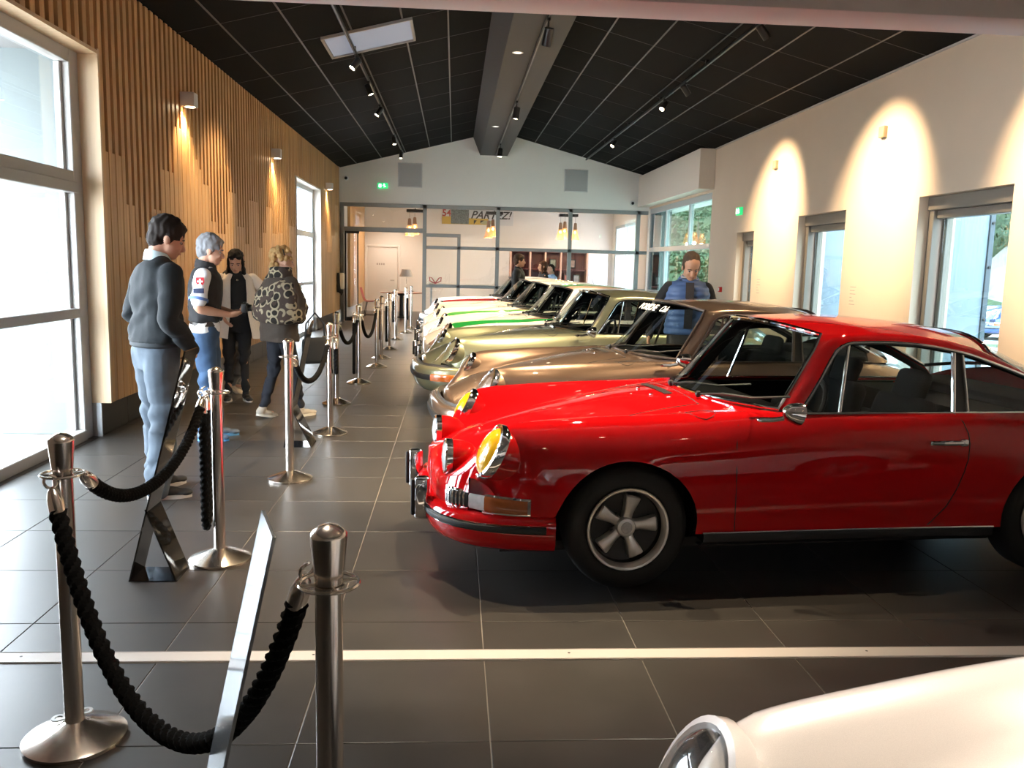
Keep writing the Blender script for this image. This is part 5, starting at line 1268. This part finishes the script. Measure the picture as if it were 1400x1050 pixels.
# woman in the pale coat
def ex3(t, hr, HR, sh, arms, lx_):
    # open coat: back and two front panels flaring, as one shell open at the front
    P = []
    for z, a, b in ((1.46, .10, .13), (1.40, .14, .20), (1.25, .165, .215), (1.08, .17, .215), (.92, .20, .27), (.74, .25, .33)):
        P.append([(lx_(z) + a * math.cos(q), b * math.sin(q), z + .01 * math.sin(q * 7)) for q in np.linspace(math.radians(28), math.radians(338), 34)])
    mb = MB().grid(P); mb.grid([[(x * .97, y * .97, z) for x, y, z in r] for r in P], flip=True)
    CO = fabric('pale_coat', (.62, .55, .48), .08); mb.build('coat', CO, t)
    mb = MB()
    for sd in (1, -1): a0, a1, a2 = arms[sd][:3]; limb(mb, [sh[sd] * .985, a0.lerp(a1, .5), a1, a1.lerp(a2, .45), a1.lerp(a2, .9)], [.072, .068, .062, .058, .054])
    obj('coat_sleeves', remesh(mb, .011, 4, .008, 9, 'coat_sleeves'), t).data.materials.append(CO)
    MB().ell((lx_(1.4) + .125, 0, 1.395), (.006, .012, .012)).build('pendant', CHROME, t)
person((-2.42, 9.75, 0), math.radians(-72), 1.70, 'woman with long black hair in open pale coat over black clothes', 'tan', ('long', (.010, .008, .008)),
    dict(lean=.03, head=(-8, 28, 0), armL=dict(el=(.05, .36, 1.20), wr=(.12, .52, 1.16), d=(.2, 1, -.1), n=(0, 0, -1), curl=.3), armR=dict(el=(-.02, -.24, 1.15), wr=(.12, -.16, .98)), legL=dict(kn=(.03, .07, .5), an=(.02, .08, .085))),
    [dict(name='knit_top', m=fabric('black_knit', (.010, .010, .011)), hem=.92, g=.002, sl=0, neck=1.50)], dict(m=fabric('black_trousers', (.010, .010, .012)), w=-.012), (.012, .012, .012), 'visitors', fem=True, extras=ex3)
# woman in the patterned shawl
def shawl_mat():
    m, nt, b = nodes_of('shawl_rings'); N = nt.nodes; L = nt.links
    tc = N.new('ShaderNodeTexCoord'); mp = N.new('ShaderNodeMapping'); L.new(tc.outputs['Object'], mp.inputs[0]); mp.inputs['Scale'].default_value = (11, 11, 11)
    vo = N.new('ShaderNodeTexVoronoi'); vo.inputs['Scale'].default_value = 1; vo.inputs['Randomness'].default_value = .35; L.new(mp.outputs[0], vo.inputs['Vector'])
    r = N.new('ShaderNodeValToRGB'); e = r.color_ramp.elements; e[0].position = 0; e[0].color = (.016, .013, .010, 1); e[1].position = .40; e[1].color = (.016, .013, .010, 1)
    for p_, c_ in ((.43, (.36, .31, .21, 1)), (.56, (.36, .31, .21, 1)), (.60, (.060, .040, .032, 1)), (1, (.060, .040, .032, 1))):
        q = e.new(p_); q.color = c_
    L.new(vo.outputs['Distance'], r.inputs[0])
    nz = N.new('ShaderNodeTexNoise'); nz.inputs['Scale'].default_value = 5.5; L.new(tc.outputs['Object'], nz.inputs['Vector'])
    gt = N.new('ShaderNodeMath'); gt.operation = 'GREATER_THAN'; gt.inputs[1].default_value = .46; L.new(nz.outputs['Fac'], gt.inputs[0])
    mx = N.new('ShaderNodeMix'); mx.data_type = 'RGBA'; mx.inputs[6].default_value = (.060, .040, .032, 1); L.new(gt.outputs[0], mx.inputs[0]); L.new(r.outputs[0], mx.inputs[7]); L.new(mx.outputs[2], b.inputs['Base Color']); b.inputs['Roughness'].default_value = .9
    return m
def ex4(t, hr, HR, sh, arms, lx_):
    mb = MB(); loftp(mb, [(lx_(z), 0, z, a, b) for z, a, b in ((1.00, .19, .27), (1.04, .21, .315), (1.16, .21, .33), (1.30, .18, .30), (1.40, .14, .235), (1.46, .115, .16), (1.51, .10, .11), (1.555, .098, .10))])
    limb(mb, [(.16, -.18, 1.14), (.16, 0, 1.08), (.14, .18, 1.14)], [.06, .07, .06])
    obj('shawl', remesh(mb, .011, 4, .016, 9, 'shawl', lambda c: .007 * math.sin(c.z * 34 + c.y * 9)), t).data.materials.append(shawl_mat())
    MB().tube([hr((-.02, -.09, .06)), hr((-.03, -.05, .115)), hr((-.03, .05, .115)), hr((-.02, .09, .06))], .006, 6).build('hair_band', BLACKM, t)
person((-1.74, 8.68, 0), math.radians(48), 1.70, 'blonde curly-haired woman in brown coat and shawl with cream ring pattern', 'fair', ('curly', (.42, .26, .11)),
    dict(lean=.02, head=(-22, 6, 0), armR=dict(el=(.02, -.27, 1.15), wr=(.20, -.12, 1.10), d=(.6, .6, .2)), armL=dict(el=(.0, .27, 1.15), wr=(.20, .10, 1.12), d=(.6, -.6, .2)), legR=dict(kn=(.10, -.09, .50), an=(.20, -.08, .085), yaw=0), legL=dict(kn=(.0, .10, .50), an=(-.13, .12, .10), yaw=0, pitch=12), sole=(.6, .57, .5)),
    [dict(name='coat', m=fabric('brown_coat', (.060, .046, .036)), hem=.80, g=.045, sl=2.0, flare=.0, neck=1.46)], dict(m=fabric('navy_trousers', (.012, .014, .022)), w=-.006, cuff=.04), (.42, .38, .32), 'visitors', fem=True, extras=ex4)
# shoulder bag she carries
bg_ = empty('shoulder_bag', (-1.36, 8.50, .72), .5, 'black soft shoulder bag hanging at the side of the shawl woman', 'bag')
MB().bevbox((-.13, -.05, -.14), (.13, .05, .12), .045, n=3).build('bag_body', fabric('bag_black', (.012, .012, .012)), bg_); MB().tube([(-.10, 0, .10), (-.09, -.0, .26), (.0, 0, .36), (.09, 0, .26), (.10, 0, .10)], .010, 6).build('strap', BLACK, bg_)
# man in the blue quilted vest
def ex5(t, hr, HR, sh, arms, lx_):
    collar(t, lx_, fabric('vest_blue', (.09, .15, .30)), 'vest_collar', r=.094, h=.045, z=1.455); collar(t, lx_, fabric('grey_check', (.42, .38, .36)), 'shirt_collar', r=.074, h=.05)
    mb = MB(); mb.add([(lx_(z) + .172 + dx, y, z) for z, dx in ((1.0, .000), (1.12, -.006), (1.25, .002), (1.36, -.006), (1.45, -.05)) for y in (-.035, .045)], [(2 * i, 2 * i + 1, 2 * i + 3, 2 * i + 2) for i in range(4)]); mb.build('shirt_front', fabric('shirt_dark', (.035, .028, .026)), t)
person((2.34, 8.50, 0), math.radians(-100), 1.77, 'man in blue quilted vest looking down behind the bronze car', 'warm', ('crop', (.085, .055, .035)),
    dict(lean=.07, head=(8, 30, 0), armR=dict(el=(-.02, -.32, 1.14), wr=(.10, -.36, .92)), armL=dict(el=(.0, .27, 1.13), wr=(.16, .18, .95))),
    [dict(name='sweater', m=fabric('dark_sweater', (.020, .018, .018)), hem=.96, g=.006, sl=2.0), dict(name='quilted_vest', m=mat('vest_blue_q', (.09, .15, .30), .45), hem=.93, g=.034, sl=0, quilt=1, neck=1.46, d=.003)], dict(m=fabric('brown_trousers', (.06, .045, .035)), w=.004), (.02, .015, .012), 'visitors', extras=ex5)
# pair beyond the peach car
def ex6(t, hr, HR, sh, arms, lx_): collar(t, lx_, fabric('polo_black', (.010, .010, .010)), r=.074, h=.04)
person((1.30, 17.48, 0), math.radians(-12), 1.80, 'man in black polo shirt standing behind the peach-cream car', 'warm', ('full', (.06, .035, .022)),
    dict(head=(8, 0, 0), armR=dict(el=(-.02, -.27, 1.13), wr=(.06, -.25, .90))), [dict(name='polo_shirt', m=fabric('polo_black', (.010, .010, .010)), hem=.92, g=.012, sl=.75)], dict(m=fabric('dark_trousers', (.02, .02, .022))), (.02, .02, .02), 'visitors', extras=ex6)
person((2.06, 19.95, 0), math.radians(190), 1.69, 'woman with long brown hair in dark top facing the man in the black polo', 'warm', ('long', (.085, .035, .018)),
    dict(head=(0, 0, 0)), [dict(name='dark_top', m=fabric('dark_top', (.014, .014, .018)), hem=.90, g=.012, sl=2.0)], dict(m=fabric('dark_trousers', (.02, .02, .022))), (.02, .02, .02), 'visitors', fem=True)
person((2.38, 21.0, 0), math.radians(200), 1.62, 'person in light blue shirt almost hidden behind the brown-haired woman', 'tan', ('short', (.02, .014, .01)),
    dict(head=(0, 5, 0)), [dict(name='shirt', m=fabric('light_blue_shirt', (.32, .45, .62)), hem=.92, g=.012, sl=2.0)], dict(m=fabric('dark_trousers', (.02, .02, .022))), (.02, .02, .02), 'visitors')
# ------------------------------------------------------------------ lobby behind the glass
LB = 28.2
struct(MB().box((-3.3, LB, 0), (5.6, LB + .1, 3.6)).build('wall_lobby_back', mat('lobby_white', (.74, .70, .67), .8, var=.02), smooth=False))
struct(MB().box((-3.3, YF + .2, 3.5), (5.6, LB + .1, 3.6)).build('ceiling_lobby', WHITE, smooth=False))
struct(MB().box((-3.3, YF + .1, 0), (-2.98, LB, 3.6)).build('wall_lobby_left', mat('lobby_white', (.74, .70, .67), .8), smooth=False))
wp = struct(MB().box((-2.98, 24.3, .30), (-2.90, LB - .05, 3.4)).build('wall_lobby_timber', OAK, smooth=False))
struct(MB().box((XR, YF + .1, 0), (5.6, 24.2, 3.6)).box((XR, 27.8, 0), (5.6, LB, 3.6)).box((XR, 24.2, 2.9), (5.6, 27.8, 3.6)).build('wall_lobby_right', WHITE, smooth=False))
window_frame('added_window_6', [((5.2, 24.2, 0), (5.3, 24.28, 2.9)), ((5.2, 26.0, 0), (5.3, 26.08, 2.9)), ((5.2, 27.72, 0), (5.3, 27.8, 2.9)), ((5.19, 24.28, 1.98), (5.3, 27.72, 2.07)), ((5.2, 24.28, 2.82), (5.3, 27.72, 2.9)), ((5.2, 24.28, 0), (5.3, 27.72, .1))], [((5.245, 24.28, .1), (5.25, 26, 1.98)), ((5.245, 26.08, .1), (5.25, 27.72, 1.98)), ((5.245, 24.28, 2.07), (5.25, 26, 2.82)), ((5.245, 26.08, 2.07), (5.25, 27.72, 2.82))], ALUW)  # side window added to bring daylight into the lobby
d = empty('door_5', kind='structure')
DW = mat('door_white', (.70, .66, .63), .5)
MB().bevbox((-2.90, LB - .05, 0), (-2.82, LB + .01, 2.12), .005).bevbox((-1.84, LB - .05, 0), (-1.76, LB + .01, 2.12), .005).bevbox((-2.82, LB - .05, 2.05), (-1.84, LB + .01, 2.12), .005).build('door_frame', DW, d)
MB().bevbox((-2.815, LB - .03, .01), (-1.845, LB + .01, 2.045), .004).build('door_leaf', DW, d)
MB().tube([(-1.95, LB - .03, 1.0), (-1.95, LB - .08, 1.0), (-2.08, LB - .08, 1.0)], .010, 8).build('door_handle', STEEL, d)
for x in (-2.52, -2.45, -2.38, -2.31): MB().box((x, LB - .034, 1.48), (x + .045, LB - .029, 1.54)).build('door_letter', mat('door_letter', (.38, .33, .31), .6), d, smooth=False)
# poster
pt = empty('comic_poster', (.72, LB - .02, 3.09), 0, 'long comic-style banner with yellow ground and black word PARTEZ on the lobby wall', 'poster')
MB().box((-1.16, -.004, -.25), (1.16, .006, .25)).build('sheet', mat('poster_white', (.62, .62, .63), .6), pt, smooth=False)
MB().box((-1.15, -.007, -.24), (.35, -.004, -.04)).box((-1.15, -.007, -.04), (-.86, -.004, .0)).build('yellow_ground', mat('poster_yellow', (.60, .40, .06), .6), pt, smooth=False)
MB().box((-.86, -.010, -.23), (-.28, -.007, .24)).build('sketch_field', mat('poster_sketch', (.14, .17, .17), .6, var=.95, scale=26), pt, smooth=False)
MB().box((.1, -.009, -.22), (.5, -.006, -.10)).build('grey_band', mat('poster_band', (.40, .38, .20), .6), pt, smooth=False)
for txt, x, z, sz, sh_, mm in (('54', -1.0, .10, .30, 0, mat('poster_red', (.42, .05, .04), .6)), ('PARTEZ!', .42, .06, .34, .35, mat('poster_black', (.015, .015, .015), .6))):
    me = text_mesh(txt, sz, sh_, .002, bold=.006); me.materials.append(mm); o = obj('poster_lettering', me, pt); o.location = (x, -.013, z); o.rotation_euler = (PI / 2, 0, 0)
MB().add([(-.12, -.012, -.10), (-.02, -.012, -.10), (-.12, -.012, -.24), (.10, -.012, -.10), (.22, -.012, -.10), (.08, -.012, -.19)], [(0, 2, 1), (3, 5, 4)]).build('speech_tail', mat('poster_black', (.015, .015, .015), .6), pt, smooth=False)
# pendants
PW = mat('pendant_veneer', (.62, .30, .12), .5, emit=(1, .42, .12), est=.55); PT = mat('pendant_top', (.35, .20, .12), .5)
def pendant(x, y, z, label):
    t = empty('pendant_lamp', (x, y, z), 0, label, 'pendant lamp', 'veneer pendant lamps in the lobby')
    MB().lathe([(.030, .50), (.045, .48), (.060, .30)], 24).build('shade_neck', PT, t)
    n = 18
    for k in range(n):
        a = 2 * PI * k / n; a2 = a + 2 * PI / n * .82; P = []
        for q in (a, a2): P.append([(r * math.cos(q), r * math.sin(q), h) for r, h in ((.060, .30), (.085, .18), (.115, .06), (.135, 0))])
        MB().grid(P).build('veneer_slat', PW, t)
    MB().lathe([(.134, .012), (.137, .006), (.134, 0)], 24).build('bottom_ring', PW, t); MB().ell((0, 0, .22), (.04, .04, .05)).build('bulb', mat('bulb_glow', (1, .8, .5), .5, emit=(1, .66, .30), est=14), t); MB().tube([(0, 0, .48), (0, 0, .67)], .004, 6).build('cord', BLACK, t)
    l = bpy.data.lights.new('lamp_light', 'POINT'); l.energy = 22; l.color = (1, .68, .38); l.shadow_soft_size = .05; o = bpy.data.objects.new('lamp_light', l); COL.objects.link(o); o.parent = t; o.location = (0, 0, -.03)
for cx, offs, w_, where in ((-1.27, (-.06, .08), .5, 'over the round table'), (1.05, (-.07, .07), .5, 'in front of the comic banner'), (3.25, (-.14, .02, .30), .55, 'over the red shelves')):
    for k, dx in enumerate(offs): pendant(cx + dx, 25.5 + .25 * (k % 2), 2.36 + .05 * (k % 2), 'slatted orange veneer pendant lamp hanging ' + where)
    cb = empty('pendant_canopy', (cx + .1, 25.62, 3.12), 0, 'black rectangular ceiling plate carrying the pendant lamps ' + where, 'ceiling plate', 'pendant ceiling plates')
    MB().bevbox((-w_ / 2, -.16, -.08), (w_ / 2, .16, .0), .006).build('plate', BLACKM, cb); MB().tube([(0, 0, 0), (0, 0, .38)], .015, 8).build('hanger', BLACKM, cb)
# lobby ceiling downlights: small lit discs with their own light
for x, y in ((-2.0, 27.0), (.6, 26.8), (2.4, 26.6), (3.6, 27.0)):
    t = empty('lobby_downlight', (x, y, 3.5), 0, 'small white round downlight in the lobby ceiling', 'downlight', 'lobby downlights')
    MB().lathe([(.07, 0), (.07, -.01), (.05, -.01)], 18).build('ring', WHITE, t); MB().lathe([(.05, -.005), (0, -.005)], 18).build('diffuser', LAMP, t); spot(t, (0, 0, -.03), (0, 0, -1), 160, 120, .8, (1, .85, .7))
# table, lamp, chair
t = empty('round_table', (-1.52, 25.0, 0), 0, 'round table with thin reddish-brown top and black pedestal in the lobby', 'table')
MB().lathe([(0, .70), (.60, .70), (.61, .71), (.60, .725), (0, .725)], 40).build('table_top', mat('table_red_brown', (.30, .10, .05), .35, coat=.5), t)
MB().lathe([(.26, 0), (.26, .02), (.06, .05), (.055, .62), (.20, .70)], 28).build('pedestal', BLACKM, t)
t = empty('table_lamp', (-1.38, 24.9, .725), 0, 'white shaded table lamp on thin pole standing on the round table', 'lamp')
MB().lathe([(0, 0), (.09, 0), (.09, .012), (.012, .02)], 24).build('base', mat('lampwhite', (.75, .70, .66), .4), t); MB().lathe([(.008, .01), (.008, .50)], 12).build('pole', STEEL, t); MB().lathe([(.20, .45), (.12, .66), (.118, .66), (.196, .45)], 28).build('shade', mat('shade_white', (.78, .72, .68), .6), t)
t = empty('side_chair', (-2.38, 24.9, 0), 0, 'red shell chair with dark thin legs beside the round table', 'chair')
RS = mat('chair_red', (.40, .02, .02), .35)
P = [[(x + .02 * math.cos(v * 3), y, z + .02 * v * v) for v, y in zip(np.linspace(-1, 1, 9), np.linspace(-.21, .21, 9))] for x, z in ((.24, .44), (.16, .455), (0, .44), (-.12, .445), (-.18, .50), (-.22, .62), (-.26, .76), (-.28, .84))]
mb = MB().grid(P); mb.grid([[(x - .012, y, z - .012) for x, y, z in r] for r in P], flip=True); mb.build('seat_shell', RS, t)
for sx_ in (1, -1):
    for sy_ in (1, -1): MB().tube([(sx_ * .12, sy_ * .14, .44), (sx_ * .20, sy_ * .20, 0)], .010, 8).build('leg', BLACKM, t)
MB().tube([(.19, .19, .06), (-.19, .19, .06), (-.19, -.19, .06), (.19, -.19, .06)], .008, 6, closed=True).build('stretcher', BLACKM, t)
t = empty('menu_stand', (-1.75, 24.8, .725), .3, 'small black folded card stand on the round table', 'card stand')
MB().box((0, -.06, 0), (.10, .06, .012), M=Matrix.Rotation(-.9, 4, 'Y')).box((.055, -.06, .0), (.065, .06, .08)).build('card', BLACK, t, smooth=False)
# red shelves, white board, small things
t = empty('display_shelves', (1.75, 27.2, 0), 0, 'tall dark red wall of display shelves behind the visitors in the lobby', 'shelves')
RW = mat('shelf_red', (.12, .022, .020), .4, var=.15, scale=4); RT = mat('shelf_trim', (.45, .28, .22), .4)
MB().box((0, .42, 0), (2.5, .46, 2.02)).build('back_panel', RW, t, smooth=False)
for x in (0, .62, 1.1, 1.6, 2.44): MB().bevbox((x, .02, 0), (x + .05, .42, 2.02), .004).build('upright', RT, t)
for z in (.45, .98, 1.45, 2.0): MB().bevbox((.02, .03, z), (2.46, .42, z + .03), .003).build('shelf', RW, t)
for x, z, cc in ((1.28, 1.5, (.30, .36, .30)), (1.75, 1.02, (.35, .10, .09)), (2.05, 1.02, (.3, .32, .34)), (.2, 1.02, (.16, .14, .13)), (1.9, 1.5, (.32, .22, .18)), (.75, .48, (.2, .18, .17))):
    o = empty('framed_picture', (1.75 + x, 27.45, z + .03), 0, 'small framed picture standing on the dark red shelves', 'picture', 'pictures on the red shelves')
    MB().bevbox((0, 0, 0), (.22, .02, .28), .006).build('frame', BLACKM, o); MB().box((.03, -.003, .03), (.19, .0, .25)).build('print', mat('print_%s' % str(cc), cc, .5, var=.6, scale=14), o, smooth=False)
t = empty('display_board', (4.28, 27.4, 0), 0, 'white display board with faint drawing beside the dark red shelves', 'board')
MB().bevbox((0, 0, 0), (.62, .04, 2.0), .006).build('board', mat('board_white', (.78, .80, .86), .5), t)
mb = MB()
for k in range(5):
    a = .10 + .03 * k; mb.tube([(.31 + a * math.cos(q) * .9, -.004, 1.05 + a * math.sin(q) * 1.4 + .06 * k) for q in np.linspace(.3 * k, 5 + .2 * k, 22)], .004, 5)
mb.build('drawing', mat('ink', (.25, .25, .32), .7), t)
t = empty('gift_display', (-.50, 23.55, 0), 0, 'white display counter behind the glass with a red bow', 'counter')
MB().bevbox((-.2, 0, .98), (1.7, .5, 1.02), .006).build('counter_top', WHITE, t)
for x in (-.15, 1.6): MB().bevbox((x, .04, 0), (x + .04, .46, .98), .004).build('counter_leg', ALUW, t)
bw = empty('red_bow', (-.52, 23.75, 1.02), 0, 'red ribbon bow standing on the white counter behind the glass', 'bow')
for s in (1, -1): MB().tube([(0, 0, .02), (s * .10, 0, .16), (s * .16, 0, .18), (s * .15, 0, .08), (s * .05, 0, .03), (0, 0, .02)], .014, 8).build('loop', mat('bow_red', (.45, .05, .08), .4), bw)
MB().ell((0, 0, .02), (.03, .02, .03)).build('knot', mat('bow_red', (.45, .05, .08), .4), bw)
rb = empty('red_box', (-.42, 23.35, 0), 0, 'small red gift box on the floor behind the glass partition', 'box')
MB().bevbox((-.12, -.1, 0), (.12, .1, .22), .006).build('carton', mat('bow_red', (.45, .05, .08), .4), rb); MB().bevbox((-.125, -.105, .20), (.125, .105, .25), .004).build('lid', mat('bow_pink', (.5, .08, .14), .4), rb)
# wall charger at the end of the timber wall
t = empty('wall_charger', (-2.99, 22.35, 1.02), 0, 'cream wall-mounted charger with black cable at the end of the timber wall', 'charger')
MB().bevbox((.0, -.13, -.24), (.05, .13, .26), .02, n=2).build('back_plate', BLACKM, t); MB().bevbox((.04, -.09, -.16), (.17, .09, .26), .04, n=3).build('front_cover', mat('charger_cream', (.66, .58, .46), .35), t)
MB().bevbox((.04, -.08, -.27), (.15, .08, -.15), .03, n=3).build('plug_holder', BLACK, t); MB().tube([(.05, -.10, .22), (.06, -.13, 0), (.08, -.12, -.22), (.10, -.05, -.30), (.10, .03, -.26)], .014, 8).build('cable', BLACK, t)

# ------------------------------------------------------------------ outside
CON = mat('pale_concrete', (.42, .41, .39), .9, var=.25, scale=1.5)
struct(MB().box((-30, -12, -.12), (-3.3, 45, -.06)).build('ground_terrace', CON, smooth=False))
struct(MB().box((5.6, -12, -.12), (18, 60, -.06)).build('ground_forecourt', CON, smooth=False))
pr = struct(MB().bevbox((-4.15, 8.0, -.06), (-3.32, 8.35, 3.6), .02).build('wall_outside', mat('pier_render', (.16, .185, .185), .85)))
ov = struct(MB().box((-5.2, 3.6, 3.35), (-3.3, 8.6, 3.55)).build('roof_overhang', mat('overhang_grey', (.20, .20, .20), .8), smooth=False))
struct(MB().box((5.62, 16.9, 3.25), (6.6, 28.4, 3.45)).build('roof_canopy', mat('render_white', (.66, .70, .70), .85), smooth=False))
struct(MB().box((5.32, 22.2, -.06), (5.60, 22.9, 3.25)).build('wall_pier', mat('pier_grey', (.16, .19, .20), .8), smooth=False))
# hillside
rr = random.Random(5)
def hill(x, y): return -.1 + max(0, x - 17) * .5 + max(0, y - 30) * .42 * min(1, max(0, (x - 5) / 4)) + .4 * noise.noise(Vector((x * .2, y * .2, 0)))
P = [[(x, y, min(22, hill(x, y))) for y in np.linspace(-20, 90, 56)] for x in np.linspace(6.8, 60, 34)]
struct(MB().grid(P, flip=True).build('ground_hillside', mat('hill_grass', (.028, .048, .017), .95, var=.5, scale=1.2)))
P = [[(18 + k * .8 + .25 * noise.noise(Vector((k, y * .5, 3))), y, -.1 + k * .9 + .5 * noise.noise(Vector((k * .7, y * .4, 9)))) for y in np.linspace(-12, 31, 60)] for k in range(17)]
struct(MB().grid(P, flip=True).build('ground_bank', mat('pale_rock', (.20, .185, .155), .95, var=.55, scale=2.5)))
def shrub(name, loc, r, h, n, label, cat, col, grp, trunk=0, seed=0):
    t = empty(name, loc, rr.uniform(0, 6), label, cat, grp); q = random.Random(seed); mb = MB()
    for _ in range(n):
        a = q.uniform(0, 2 * PI); e = math.acos(q.uniform(-1, 1)); k = q.uniform(.55, 1) ** .6; c = Vector((r * k * math.sin(e) * math.cos(a), r * k * math.sin(e) * math.sin(a), trunk + h / 2 + h / 2 * k * math.cos(e)))
        s_ = q.uniform(.05, .10) * (r ** .5); u = Vector((q.gauss(0, 1), q.gauss(0, 1), q.gauss(0, 1))).normalized(); v = u.orthogonal().normalized()
        mb.add([c - u * s_, c + v * s_ * .5, c + u * s_, c - v * s_ * .5], [(0, 1, 2, 3)])
    mb.build('foliage', col, t, smooth=False)
    MB().tube([(0, 0, -.2), (.02, .01, trunk + h * .3), (.05, -.03, trunk + h * .7)], [.05 * r + .02, .04 * r + .015, .02], 8).build('trunk', mat('bark', (.08, .055, .035), .9), t)
G1 = mat('leaf_green', (.018, .045, .011), .6, var=.4, scale=3); G2 = mat('leaf_light', (.032, .062, .016), .6, var=.4, scale=3); G3 = mat('leaf_pale', (.036, .055, .024), .6, var=.4, scale=3)
for i, (x, y, r, h) in enumerate([(-7.4, 14.6, .8, 1.2), (-8.1, 17.2, .9, 1.2), (-6.9, 12.6, .7, 1.0), (-8.0, 19.6, 1.0, 1.6), (-8.2, 22.4, 1.2, 2.2)]):
    shrub('shrub', (x, y, -.06), r, h, 900, 'green leafy shrub beyond the terrace outside the large window', 'shrub', (G1, G2)[i % 2], 'shrubs outside the large window', 0, i)
for i, (x, y, r, h) in enumerate([(-11.3, 22.5, 2.0, 3.8), (-13.2, 28.2, 2.4, 4.6), (-11.4, 35.5, 2.2, 4.5), (-17.5, 33, 2.4, 4.8)]):
    shrub('tree', (x, y, -.06), r, h, 1800, 'leafy tree standing beyond the terrace outside the timber wall windows', 'tree', (G2, G3)[i % 2], 'trees beyond the terrace', 1.2, 20 + i)
for i in range(14):
    x = 9.0 + (i % 3) * 5.6 + .5 * (i % 2); y = 31.5 + (i // 3) * 5.6
    shrub('tree', (x, y, hill(x, y) - .1), 2.1 + .2 * (i % 3), 3.6 + .5 * (i % 4), 2200, 'pale green tree on the hillside seen through the corner glazing', 'tree', (G2, G3, G1)[i % 3], 'trees on the hillside', .6, 50 + i)
fe = empty('garden_fence', (-9.2, 10.5, -.06), 0, 'grey vertical-bar garden fence beyond the terrace', 'fence')
for k in range(40): MB().box((0, k * .22, 0), (.03, k * .22 + .04, 1.5)).build('picket', mat('fence_grey', (.35, .35, .34), .7), fe, smooth=False)
for z in (.3, 1.3): MB().box((.03, -.05, z), (.06, 8.8, z + .06)).build('fence_rail', mat('fence_grey', (.35, .35, .34), .7), fe, smooth=False)
car('parked_car', (14.6, 21.9, -.06), .05, paint('blue_paint', (.02, .06, .22), .3, .3), 'dark blue car parked outside, seen through the wide glass door', guards=False)
bpy.data.scenes.remove(TMP)
